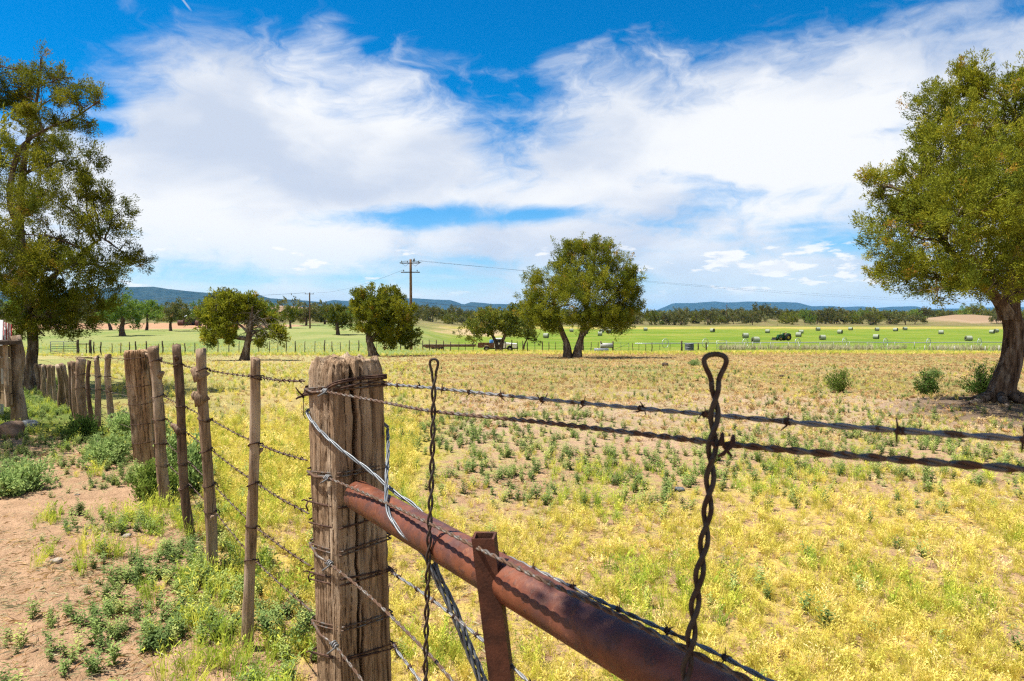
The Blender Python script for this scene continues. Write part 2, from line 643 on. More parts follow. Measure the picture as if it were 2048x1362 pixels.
M['rock'] = simple('sandstone', (.33, .22, .15), 0.95, 0.1, 0, 0.35, 9)
M['palestone'] = simple('weathered_pale_stone', (.46, .40, .33), 0.95, 0.1, 0, .3, 25)
M['paper'] = simple('notice_paper', (.62, .58, .5), 0.9, 0.1, 0, 0.1)
M['roofmetal'] = simple('pale_roof', (.5, .52, .55), 0.5)
M['redwall'] = simple('red_brown_wall', (.16, .08, .06), 0.9)
M['red'] = simple('red_cloth', (.5, .06, .05), 0.9)
M['cable'] = simple('power_cable', (.03, .035, .04), 0.7)
M['irrpipe'] = simple('aluminium_pipe', (.52, .56, .58), 0.4, 0.5, 0.4, 0.1)


def wire_mat(name, a, b_, rust, amt, metal=0.6, rough=0.5):
    a, b_, rust = kk(a), kk(b_), kk(rust)
    m_, qm, b = mat(name)
    c = geo_pos(qm)
    n1 = qm.noise(c, 45, 5, 0.6)
    n2 = qm.noise(c, 400, 3, 0.6)
    col = qm.mix(n2, a, b_)
    k = qm.ss(n1, 0.62 - amt, 0.72 - amt)
    col = qm.mix(k, col, rust)
    qm.t.links.new(col, b.inputs['Base Color'])
    qm.t.links.new(qm.lin(k, 0, 1, metal, 0.05), b.inputs['Metallic'])
    qm.t.links.new(qm.lin(k, 0, 1, rough, 0.85), b.inputs['Roughness'])
    bump(qm, b, n2, 0.25, 0.001)
    return m_


M['galv'] = wire_mat('galvanised_wire', (.22, .225, .23), (.34, .35, .36), (.13, .085, .06), 0.08, 0.35, 0.5)
M['brightwire'] = wire_mat('bright_brace_wire', (.15, .17, .19), (.29, .315, .34), (.2, .15, .12), 0.02, 0.35, 0.42)
M['oldwire'] = wire_mat('old_grey_wire', (.15, .135, .12), (.26, .24, .215), (.14, .08, .05), 0.2, 0.45, 0.55)
M['rustwire'] = wire_mat('rusty_wire', (.10, .055, .035), (.20, .11, .07), (.07, .035, .025), 0.2, 0.1, 0.8)
M['staywire'] = wire_mat('dark_stay_wire', (.055, .045, .04), (.11, .09, .075), (.07, .04, .028), 0.15, 0.3, 0.6)

# rusted pipe
m_, qm, b = mat('rusted_pipe_steel')
c = geo_pos(qm)
n1, n2, n3 = qm.noise(c, 9, 6, 0.62, 0.5), qm.noise(c, 60, 5, 0.6), qm.noise(c, 420, 3, 0.6)
col = qm.mix(qm.ss(n1, 0.36, 0.62), (.10, .031, .015), (.17, .055, .026))
col = qm.mix(qm.m('MULTIPLY', qm.ss(qm.noise(c, 7, 5, .6), 0.46, 0.66), 0.7), col, (.05, .027, .03))
col = qm.mix(qm.ss(n2, 0.56, 0.74, 0, 0.75), col, (.24, .09, .04))
col = qm.mix(qm.ss(n2, 0.36, 0.28, 0, 0.7), col, (.06, .03, .025))
qm.t.links.new(col, b.inputs['Base Color'])
b.inputs['Roughness'].default_value = 0.5
flk = qm.ss(qm.noise(c, 30, 6, 0.7), 0.55, 0.6)
col = qm.mix(qm.m('MULTIPLY', flk, 0.7), col, (.06, .028, .022))
qm.t.links.new(col, b.inputs['Base Color'])
qm.t.links.new(qm.lin(n2, 0.3, 0.7, 0.34, 0.62), b.inputs['Roughness'])
b.inputs['Specular IOR Level'].default_value = 0.3
bump(qm, b, qm.m('ADD', qm.m('ADD', n2, qm.m('MULTIPLY', flk, 0.5)), qm.m('MULTIPLY', n3, 0.35)), 0.35, 0.003)
M['pipe'] = m_
m_, qm, b = mat('rusted_channel_iron')
c = geo_pos(qm)
n1, n2 = qm.noise(c, 25, 6, 0.62, 0.5), qm.noise(c, 160, 4, 0.6)
col = qm.mix(qm.ss(n1, 0.35, 0.65), (.045, .017, .010), (.09, .032, .017))
col = qm.mix(qm.ss(n2, 0.58, 0.72, 0, 0.6), col, (.13, .06, .03))
qm.t.links.new(col, b.inputs['Base Color'])
b.inputs['Roughness'].default_value = 0.75
bump(qm, b, n2, 0.35, 0.002)
M['channel'] = m_


def leafmat(name, cols, transl=0.35, usetint=True, rough=0.6):
    """cols: (dark, mid, yellow, dry) mixed by a per-clump tint"""
    cols = [tuple(v * (0.83 if 'juniper' in name else 0.93 if any(w_ in name for w_ in ('grass', 'weed', 'tuft')) else 0.78) for v in c_) for c_ in cols]
    m_, qm, b = mat(name)
    t = m_.node_tree
    f = qm.attr('tint').outputs['Fac'] if usetint else obj_rand(qm)
    r = obj_rand(qm)
    cr = t.nodes.new('ShaderNodeValToRGB')
    els = cr.color_ramp.elements
    pos = [0.0, 0.45, 0.86, 1.0][:len(cols)]
    els[0].position, els[0].color = pos[0], cols[0] + (1,)
    els[1].position, els[1].color = pos[-1], cols[-1] + (1,)
    for p_, c_ in list(zip(pos, cols))[1:-1]:
        e = els.new(p_)
        e.color = c_ + (1,)
    t.links.new(f, cr.inputs[0])
    hsv = t.nodes.new('ShaderNodeHueSaturation')
    qm.put(hsv.inputs['Value'], qm.lin(r, 0, 1, 0.78, 1.22))
    t.links.new(cr.outputs[0], hsv.inputs['Color'])
    t.links.new(hsv.outputs[0], b.inputs['Base Color'])
    b.inputs['Roughness'].default_value = rough
    b.inputs['Specular IOR Level'].default_value = 0.06
    tr_ = t.nodes.new('ShaderNodeBsdfTranslucent')
    t.links.new(hsv.outputs[0], tr_.inputs['Color'])
    mx = t.nodes.new('ShaderNodeMixShader')
    mx.inputs[0].default_value = transl
    t.links.new(b.outputs[0], mx.inputs[1])
    t.links.new(tr_.outputs[0], mx.inputs[2])
    t.links.new(mx.outputs[0], t.nodes['Material Output'].inputs['Surface'])
    return m_


M['juniper'] = leafmat('juniper_foliage', [(.09, .125, .016), (.205, .225, .019), (.36, .34, .026), (.42, .24, .045)], 0.36)
M['juniper_far'] = leafmat('juniper_foliage_far', [(.085, .12, .022), (.165, .19, .026), (.26, .265, .034), (.32, .22, .055)], 0.34)
M['cotton'] = leafmat('bright_tree_foliage', [(.10, .17, .03), (.17, .27, .04), (.24, .33, .06), (.28, .3, .08)], 0.35)
M['mesq'] = leafmat('dull_tree_foliage', [(.085, .095, .035), (.135, .15, .045), (.19, .185, .055), (.28, .18, .07)], 0.25)
M['drygrass'] = leafmat('dry_yellow_grass', [(.57, .55, .085), (.70, .615, .115), (.77, .645, .18), (.81, .67, .32)], 0.4, False)
M['greengrass'] = leafmat('yellow_green_grass', [(.32, .45, .06), (.47, .56, .07), (.60, .61, .09), (.68, .62, .12)], 0.4, False)
M['weedbush'] = leafmat('weed_bush_leaves', [(.19, .28, .09), (.29, .40, .13), (.39, .49, .16), (.50, .52, .14)], 0.4)
M['forb'] = leafmat('grey_green_weed', [(.13, .20, .06), (.20, .285, .08), (.28, .35, .10), (.38, .40, .12)], 0.3, False)
M['browntuft'] = leafmat('brown_dry_tuft', [(.36, .21, .09), (.50, .34, .16), (.6, .45, .22), (.48, .26, .11)], 0.3, False)
M['palegrass'] = leafmat('pale_dead_grass', [(.44, .40, .22), (.50, .45, .27), (.55, .50, .33), (.44, .40, .2)], 0.4, False)
M['bush'] = leafmat('dark_bush_leaves', [(.05, .11, .02), (.09, .16, .03), (.13, .21, .04), (.17, .24, .05)], 0.3)
M['limebush'] = leafmat('light_bush_leaves', [(.12, .19, .03), (.20, .29, .05), (.28, .36, .07), (.34, .38, .09)], 0.4)

# ground
m_, qm, b = mat('ground_soil_and_cover')
c = geo_pos(qm)
soil, veg, cov = qm.attr('soil').outputs['Color'], qm.attr('veg').outputs['Color'], qm.attr('cover').outputs['Fac']
n_a = qm.noise(c, 0.9, 5, 0.6)
n_b = qm.noise(c, 5.5, 6, 0.62)
n_c = qm.noise(c, 38.0, 5, 0.65)
n_d = qm.noise(c, 150.0, 3, 0.6)
stripes = qm.noise(qm.scale(c, (0.012, 0.20, 0.0)), 1.0, 3, 0.5)
soil = qm.mix(qm.ss(n_b, 0.3, 0.7), qm.mix(1.0, soil, (.80, .78, .76), 'MULTIPLY'), qm.mix(1.0, soil, (1.12, 1.12, 1.13), 'MULTIPLY'))
soil = qm.mix(qm.ss(n_c, 0.44, 0.30, 0, 0.8), soil, qm.mix(1.0, soil, (.5, .45, .42), 'MULTIPLY'))
soil = qm.mix(qm.ss(n_d, 0.62, 0.74, 0, 0.5), soil, (.36, .29, .22))
vg = qm.mix(qm.ss(n_c, 0.3, 0.7), qm.mix(1.0, veg, (.66, .68, .6), 'MULTIPLY'), qm.mix(1.0, veg, (1.25, 1.22, 1.2), 'MULTIPLY'))
vg = qm.mix(qm.ss(n_a, 0.35, 0.65, 0, 0.35), vg, qm.mix(1.0, veg, (1.25, 1.02, .85), 'MULTIPLY'))
vg = qm.mix(qm.m('MULTIPLY', qm.attr('mown').outputs['Fac'], qm.ss(stripes, 0.45, 0.68, 0, 0.75)), vg, (.22, .20, .045))
n_e = qm.noise(qm.scale(c, (1, .45, 1)), 0.11, 5, 0.62)
vg = qm.mix(qm.ss(n_e, 0.42, 0.60, 0.0, 0.85), vg, qm.mix(1.0, vg, (.68, .84, .62), 'MULTIPLY'))
n_f = qm.noise(c, 0.45, 4, 0.6)
vg = qm.mix(qm.ss(n_f, 0.55, 0.70, 0.0, 0.6), vg, qm.mix(1.0, vg, (1.18, 1.10, 1.0), 'MULTIPLY'))
mk = qm.m('ADD', qm.m('MULTIPLY', n_b, 0.5), qm.m('ADD', qm.m('MULTIPLY', n_c, 0.28), qm.m('MULTIPLY', n_a, 0.22)))
mk = qm.ss(qm.m('SUBTRACT', mk, qm.lin(cov, 0, 1, 0.72, 0.30)), -0.05, 0.07)
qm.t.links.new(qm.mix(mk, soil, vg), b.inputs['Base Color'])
b.inputs['Roughness'].default_value = 0.95
b.inputs['Specular IOR Level'].default_value = 0.08
bump(qm, b, qm.m('ADD', qm.m('MULTIPLY', n_b, 1.0), qm.m('ADD', qm.m('MULTIPLY', n_c, 0.7), qm.m('MULTIPLY', n_d, 0.25))), 0.9, 0.045)
M['ground'] = m_

# hills: dark wooded green, with blue of distance haze tinted into the colour
m_, qm, b = mat('wooded_hill')
c = geo_pos(qm)
n1 = qm.noise(qm.scale(c, (1, 1, 2.5)), 0.012, 6, 0.6)
qm.t.links.new(qm.mix(qm.ss(n1, 0.4, 0.6), (.014, .028, .03), (.034, .05, .045)), b.inputs['Base Color'])
b.inputs['Roughness'].default_value = 1.0
b.inputs['Specular IOR Level'].default_value = 0.0
M['hill'] = m_

# ------------------------------------------------------------------ ground sheet and its zones
def side(x, y):
    """distance right of the pole-and-wire fence line (positive is the field)"""
    return (x + 0.52 + 0.70 * (y - 2.2)) / 1.22


def zones(x, y):
    n1 = fbm(x * .55, y * .55, 41)
    n2 = fbm(x * .16, y * .16, 43)
    n3 = fbm(x * 1.6, y * 1.6, 47)
    s = side(x, y)
    soil = np.empty(x.shape + (3,))
    soil[:] = (.56, .36, .215)
    pink = sst(y, 6, 11) * sst(s, -0.5, 1.5)
    soil += pink[..., None] * (np.array((.60, .435, .30)) - (.56, .36, .215))
    veg = np.empty_like(soil)
    veg[:] = (.44, .37, .055)
    cover = np.zeros_like(x)

    def lay(w, col, cv):
        nonlocal veg, cover
        veg = veg * (1 - w[..., None]) + np.array(col) * w[..., None]
        cover = cover * (1 - w) + cv * w
    yj = y + (n1 - .5) * 3.5 + (n2 - .5) * 3
    lay(np.ones_like(x), (.64, .51, .15), 0.55)                                  # near yellow grass
    lay(sst(yj, 4.8, 7.4), (.42, .40, .15), 0.48)                                # weeds
    lay(sst(yj, 8.6, 11.0), (.44, .35, .17), 0.52)                              # bare strip
    lay(sst(yj, 13, 17), (.43, .325, .16), 0.82)                              # brown stubble
    lay(sst(yj, 14, 22) * sst(n1, .47, .6), (.33, .31, .13), 0.7)
    lay(sst(y + (n2 - .5) * 8, 40, 50), (.46, .38, .13), 0.9)                   # yellow strip
    a = x / np.maximum(y, 3)
    lf = 1 - sst(a + (n2 - .5) * .12, -0.16, -0.06)
    lay(lf * sst(y, 5, 8), (.58, .48, .10), 0.8)
    lay(lf * sst(yj, 8.5, 11.5), (.52, .42, .19), 0.85)                                 # yellow grass seen through the stays
    lay(lf * sst(yj, 14, 22), (.45, .405, .19), 0.92)
    lay(lf * sst(y + (n2 - .5) * 6, 46, 60), (.265, .32, .12), 0.95)               # pale green meadow
    lay(lf * sst(y + (n2 - .5) * 40, 80, 130) * (1 - sst(y, 150, 190)), (.31, .34, .13), 0.85)
    rt = 1 - lf
    lay(rt * sst(y, 96, 112), (.185, .275, .028), 0.95)                             # mown hay field
    lay(rt * sst(y, 74, 84) * (1 - sst(y, 96, 110)) * sst(a, .05, .2), (.17, .23, .04), 0.9)
    lay(rt * (1 - sst(a, -.03, .02)) * sst(y, 190, 230), (.46, .36, .16), 0.5)
    lay(rt * sst(y, 300, 330) * (1 - sst(y, 340, 380)), (.50, .40, .12), 0.85)
    lay(sst(y, 345, 400), (.22, .19, .085), 0.75)                               # rangeland behind
    lay(lf * sst(y, 215, 260), (.22, .20, .09), 0.75)
    lay(sst(y, 560, 1000), (.10, .115, .045), 0.9)
    # bare orange dirt beyond the left meadow
    dirt = np.exp(-((x - pxg(230, 185)) / 48) ** 2 - ((y - 190) / 30) ** 2)
    cover = cover * (1 - sst(dirt, .2, .5))
    dirt2 = sst(dirt, .15, .5)
    soil = soil * (1 - dirt2[..., None]) + np.array((.50, .30, .17)) * dirt2[..., None]
    track = np.exp(-((y - 71 - (fbm(x * .05, x * 0, 77) - .5) * 3) / 1.0) ** 2) * lf
    cover = cover * (1 - .8 * track)
    sand = np.exp(-((x - pxg(1935, 470)) / 30) ** 2 - ((y - 455) / 40) ** 2) + np.exp(-((x - pxg(570, 620)) / 45) ** 2 - ((y - 610) / 60) ** 2)
    cover = cover * (1 - .8 * sst(sand, .2, .6))
    sw = sst(sand, .12, .5)[..., None]
    soil = soil * (1 - sw) + np.array((.36, .25, .155)) * sw
    # trodden dirt on the near side of the fence
    L_ = 1 - sst(s + (n3 - .5) * 0.5, -0.35, 0.25)
    near = 1 - sst(y, 8.2, 9.4)
    lay(L_ * near, (.2, .22, .07), 0.10)
    lay(L_ * sst(y, 9.2, 10.5) * (1 - sst(y, 17, 20)), (.21, .26, .08), 0.78)
    lay(L_ * sst(y, 5.6, 6.2) * (1 - sst(y, 7.6, 8.6)) * sst(n1, .42, .56) * (1 - sst(x, -4.0, -3.0)), (.16, .24, .08), 0.45)
    # bare soil under the right-hand juniper, duff and tree shade painted into its colour
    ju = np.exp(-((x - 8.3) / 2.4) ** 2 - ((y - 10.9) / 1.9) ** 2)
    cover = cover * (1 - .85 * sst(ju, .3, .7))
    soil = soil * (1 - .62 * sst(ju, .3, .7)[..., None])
    mown = rt * sst(y, 104, 118) * (1 - sst(y, 300, 340))
    return np.clip(soil, 0, 1) * KA, np.clip(veg, 0, 1) * KA, np.clip(cover, 0, 1), mown


def axis(s, hi, n, c=0.0, lo=None):
    t1 = math.asinh((hi - c) / s)
    t0 = -math.asinh((c - lo) / s) if lo is not None else -t1
    return c + s * np.sinh(np.linspace(t0, t1, n))


gx = axis(1.5, 32000, 520, -1.5, -32000)
gy = axis(1.5, 32000, 450, 4.5, -3000)
X, Y = np.meshgrid(gx, gy)
Z = terr(X, Y)
V = np.stack([X, Y, Z], -1).reshape(-1, 3)
ny, nx = X.shape
I = np.arange(ny * nx).reshape(ny, nx)
Fq = np.stack([I[:-1, :-1], I[:-1, 1:], I[1:, 1:], I[1:, :-1]], -1).reshape(-1, 4)
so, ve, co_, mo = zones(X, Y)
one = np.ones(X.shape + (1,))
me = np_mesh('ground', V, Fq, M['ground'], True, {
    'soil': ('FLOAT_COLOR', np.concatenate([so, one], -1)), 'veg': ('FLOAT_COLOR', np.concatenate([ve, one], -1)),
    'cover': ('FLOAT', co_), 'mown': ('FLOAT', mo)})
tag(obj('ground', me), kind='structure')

# ------------------------------------------------------------------ hills on the horizon
def hill(name, ridge, dist, label):
    xs = np.arange(ridge[0][0], ridge[-1][0] + 1, 6.0)
    ys = np.interp(xs, [r[0] for r in ridge], [r[1] for r in ridge])
    rows = 22
    vs = []
    for i, t in enumerate(np.linspace(0, 1, rows)):
        d = dist * (0.84 + 0.32 * t)
        if t <= 0.5:
            h = (t / 0.5) ** 0.8
        else:
            h = ((1 - t) / 0.5)
        x = (xs - CX) / F * dist
        top = EYE + (HZ + 3.5 - ys) / F * dist * 1.04 + (fbm(xs * .06, xs * 0, 3) - .5) * dist * 0.0009
        gul = (fbm(xs * .09, np.full_like(xs, t * 3), 9) - .5) * 0.35 * (1 - abs(2 * t - 1)) * (abs(t - .5) > .03)
        z = -10 + (top + 10) * np.clip(h + gul * 0.6, 0, 1 if abs(t - .5) < .03 else 0.97)
        vs.append(np.stack([x * (0.9 + 0.2 * t), np.full_like(x, d), z], -1))
    vs = np.array(vs)
    n = len(xs)
    Ii = np.arange(rows * n).reshape(rows, n)
    f = np.stack([Ii[:-1, :-1], Ii[:-1, 1:], Ii[1:, 1:], Ii[1:, :-1]], -1).reshape(-1, 4)
    tag(obj(name, np_mesh(name, vs.reshape(-1, 3), f, M['hill'])), label, kind='structure')


hill('hills', [(-1400, 640), (-700, 600), (-200, 590), (100, 586), (215, 580), (310, 577), (340, 582), (400, 588), (470, 593), (502, 593.5), (519, 592.5), (540, 600), (607, 604.5), (644, 608), (700, 618), (760, 634)], 8500, 'long blue mesa rising behind the trees')
hill('hills', [(600, 634), (640, 610), (668, 603.5), (705, 606), (760, 603), (825, 600), (900, 604), (915, 608), (927, 613), (942, 608), (991, 611.5), (1035, 612), (1100, 616), (1160, 636)], 13000, 'low blue mesa behind the utility pole')
hill('hills', [(1290, 634), (1345, 610), (1390, 609.5), (1429, 606.5), (1450, 609), (1498, 606.5), (1540, 607.5), (1591, 608.5), (1621, 616), (1664, 615.5), (1680, 618), (1721, 616), (1752, 620), (1780, 617), (1829, 616), (1848, 622), (1950, 619), (2200, 616), (2600, 622), (2800, 636)], 16500, 'flat-topped blue mesa beyond the hay field')

# ------------------------------------------------------------------ fence of stays on the left
FENCE = dict(cat='fence post')
LEFT_WIRES = []          # (x, y, [z...]) knots of the five strands


def log_post(name, base, top, r0, r1, material, label, group=None, n=14, rings=26, seed=0, bend=0.03, slant=0.0, stubs=(), flat=0.0, lump=0.14):
    """an uneven pole from base to top with a sawn or broken end; stubs are branch stumps"""
    base, top = Vector(base), Vector(top)
    ax = top - base
    rr = random.Random(seed)
    ph = [rr.uniform(0, 6.28) for _ in range(6)]
    u = Vector((1, 0, 0))
    w = Vector((0, 1, 0))
    mb = MB()
    vs, fs = [], []
    ctr = []
    for i in range(rings):
        t = i / (rings - 1)
        p = base + ax * t + u * bend * (math.sin(t * math.pi) * math.cos(ph[0]) + .6 * math.sin(t * 2 * math.pi) * math.sin(ph[1])) + w * bend * .6 * math.sin(t * math.pi) * math.sin(ph[0])
        ctr.append(p)
        r = r0 + (r1 - r0) * t
        for k in range(n):
            a = 2 * math.pi * k / n
            q_ = 1 + lump * (math.sin(2 * a + ph[2] + 2 * t) * .5 + math.sin(3 * a + ph[3] - 3 * t) * .35 + math.sin(7 * a + ph[4]) * .25) + rr.uniform(-.035, .035)
            q_ += 0.10 * math.sin(t * 17 + ph[5] + math.sin(a)) * .5
            zz = (slant * math.cos(a + ph[1]) * r + rr.uniform(-.12, .12) * r) if i == rings - 1 else 0
            vs.append(p + u * math.cos(a) * r * q_ + w * math.sin(a) * r * q_ * (1 - flat) + Vector((0, 0, zz)))
    for i in range(rings - 1):
        for k in range(n):
            a, b_ = i * n + k, i * n + (k + 1) % n
            fs.append((a, b_, b_ + n, a + n))
    o = (rings - 1) * n
    vs.append(ctr[-1] + Vector((0, 0, -.15 * r1)))
    for k in range(n):
        fs.append((o + k, o + (k + 1) % n, len(vs) - 1))
    mb.add(vs, fs)
    root = empty(name, base)
    mb.build('shaft', material, root, base)
    for (t, ang_, ln, rad) in stubs:
        i = min(int(t * (rings - 1)), rings - 2)
        p = ctr[i]
        d = Vector((math.cos(ang_), math.sin(ang_), 0.55)).normalized()
        r_ = r0 + (r1 - r0) * t
        s_ = MB()
        s_.tube([p - Vector((0, 0, rad)), p + d * r_ * .8, p + d * (r_ + ln * .6), p + d * (r_ + ln)], [rad * 1.9, rad * 1.35, rad * .85, rad * .45], 9, jit=.22)
        s_.build('branch_stub', material, root, base)
    tag(root, label, 'fence post', group)
    root['r0'], root['r1'] = r0, r1
    return root, ctr


def tie(root, ctr, zs, r, material, base, wob=0.012):
    """wire ties round a post at the given heights"""
    for z in zs:
        c_ = min(ctr, key=lambda p: abs(p.z - z))
        mb = MB()
        a0 = random.uniform(0, 6.28)
        pts = []
        for k in range(19):
            a = a0 + k / 18 * 6.6
            pts.append((c_.x + math.cos(a) * r, c_.y + math.sin(a) * r, z + wob * math.sin(a + a0) + 0.006 * k / 18))
        mb.tube(pts, 0.0036, 5)
        # twisted ends pulled toward the strand
        mb.tube([pts[-1], (c_.x + r * 1.5, c_.y - .012, z + .012), (c_.x + r * 1.9, c_.y - .03, z - .006)], 0.0032, 5)
        mb.build('tie_wire', material, root, base)


def dpt(px, d, z):
    return Vector((pxg(px, d), d, z))


def zpx(py, d):
    return EYE - (py - HZ) / F * d


# (base px, base depth, top px, top py, width px at top, kind, stubs, label)
STAYS = [
    (484, 3.22, 513, 716, 25, 'stay', [(.72, .2, .02, .012)], 'tall grey-brown pole stay next to the thick corner post'),
    (415, 4.12, 404, 699, 25, 'stay', [(.90, 3.3, .035, .027), (.80, 3.5, .038, .028), (.30, -.9, .03, .016)], 'pole stay with two pale broken branch stubs near its top'),
    (376, 4.80, 355, 690, 19, 'stay_dark', [(.95, -1.5, .02, .014), (.60, 3.3, .05, .022), (.30, 3.1, .02, .015)], 'dark crooked pole stay with knots, taller than its neighbours'),
    (326, 5.66, 307, 694, 24, 'stay', [(.83, .1, .03, .022), (.96, 3.0, .05, .012)], 'slim pole stay with an orange split top beside the big post'),
    (216, 9.00, 217, 709, 13, 'stay', [(.62, -.5, .03, .02)], 'thin pale stay with a hooked top left of the big post'),
    (191, 9.20, 193, 712, 12, 'stay', [], 'straight grey stay between the hooked stay and the thin dark stay'),
    (179, 9.35, 179, 721, 9, 'stay_dark', [], 'thin dark stay beside the stout wire-bound post'),
    (163, 9.65, 163, 716, 20, 'stay', [(.8, 3.3, .03, .02)], 'stout round post bound with wire in the row of stays'),
    (153, 10.0, 146, 723, 11, 'stay', [], 'leaning stay touching the stout wire-bound post'),
    (148, 10.5, 139, 725, 9, 'stay_dark', [], 'dark stay leaning left behind the stout post'),
    (141, 11.1, 122, 727, 10, 'stay', [], 'strongly leaning stay in the middle of the row'),
    (118, 11.4, 117, 730, 15, 'stay', [(.7, 3, .02, .02)], 'thick knotty stay halfway along the far row'),
    (128, 11.6, 127, 730, 8, 'stay_dark', [], 'slender dark stay behind the leaning one'),
    (108, 12.3, 105, 731, 9, 'stay', [], None), (102, 12.7, 97, 730, 10, 'stay', [], None), (95, 13.0, 90, 731, 9, 'stay_dark', [], None),
    (91, 13.3, 85, 730, 9, 'stay', [], None), (85, 13.7, 80, 729, 9, 'stay', [], None), (79, 14.1, 76, 730, 10, 'stay_dark', [], None),
    (74, 14.4, 71, 728, 9, 'stay', [], None), (47, 15.4, 46, 727, 11, 'stay', [], None), (52, 15.2, 53, 728, 9, 'stay', [], None), (41, 15.8, 40, 727, 9, 'stay_dark', [], None)]


def wire_z(d):
    """heights of the five strands of the left fence over distance"""
    return [float(np.interp(d, [2.2, 3.2, 4.1, 5.6, 7.0, 9.6, 16], c_)) for c_ in
            ([1.39, 1.30, 1.26, 1.21, 1.14, 0.98, .86], [1.13, .98, .96, .92, .86, .74, .62], [.95, .79, .77, .73, .67, .55, .44], [.78, .58, .56, .52, .45, .36, .28], [.63, .42, .40, .34, .27, .2, .16])]


k_far = 0
for i, (bpx, bd, tpx, tpy, wpx, kind, stubs, label) in enumerate(STAYS):
    x = pxg(bpx, bd)
    base = Vector((x, bd, tz(x, bd) - 0.06))
    top = Vector((pxg(tpx, bd), bd - .02, zpx(tpy, bd)))
    r = wpx / F * bd / 2 * .86
    if label is None:
        k_far += 1
        label = 'weathered stay in the far row, %s from the knotty stay toward the tree' % ORD[k_far - 1]
    root, ctr = log_post('fence_stay', base, top, r * 1.1, r * .95, M[kind], label, 'pole stays of the old wire fence', seed=i + 3,
                         bend=0.018 if i < 4 else 0.03, slant=0.35, stubs=stubs, n=16 if i < 5 else 10, rings=30 if i < 5 else 14)
    if i < 4:
        tie(root, ctr, wire_z(bd), r * 1.12, M['rustwire'], base)
    elif i < 8:
        tie(root, ctr, wire_z(bd)[:3], r * 1.12, M['rustwire'], base)

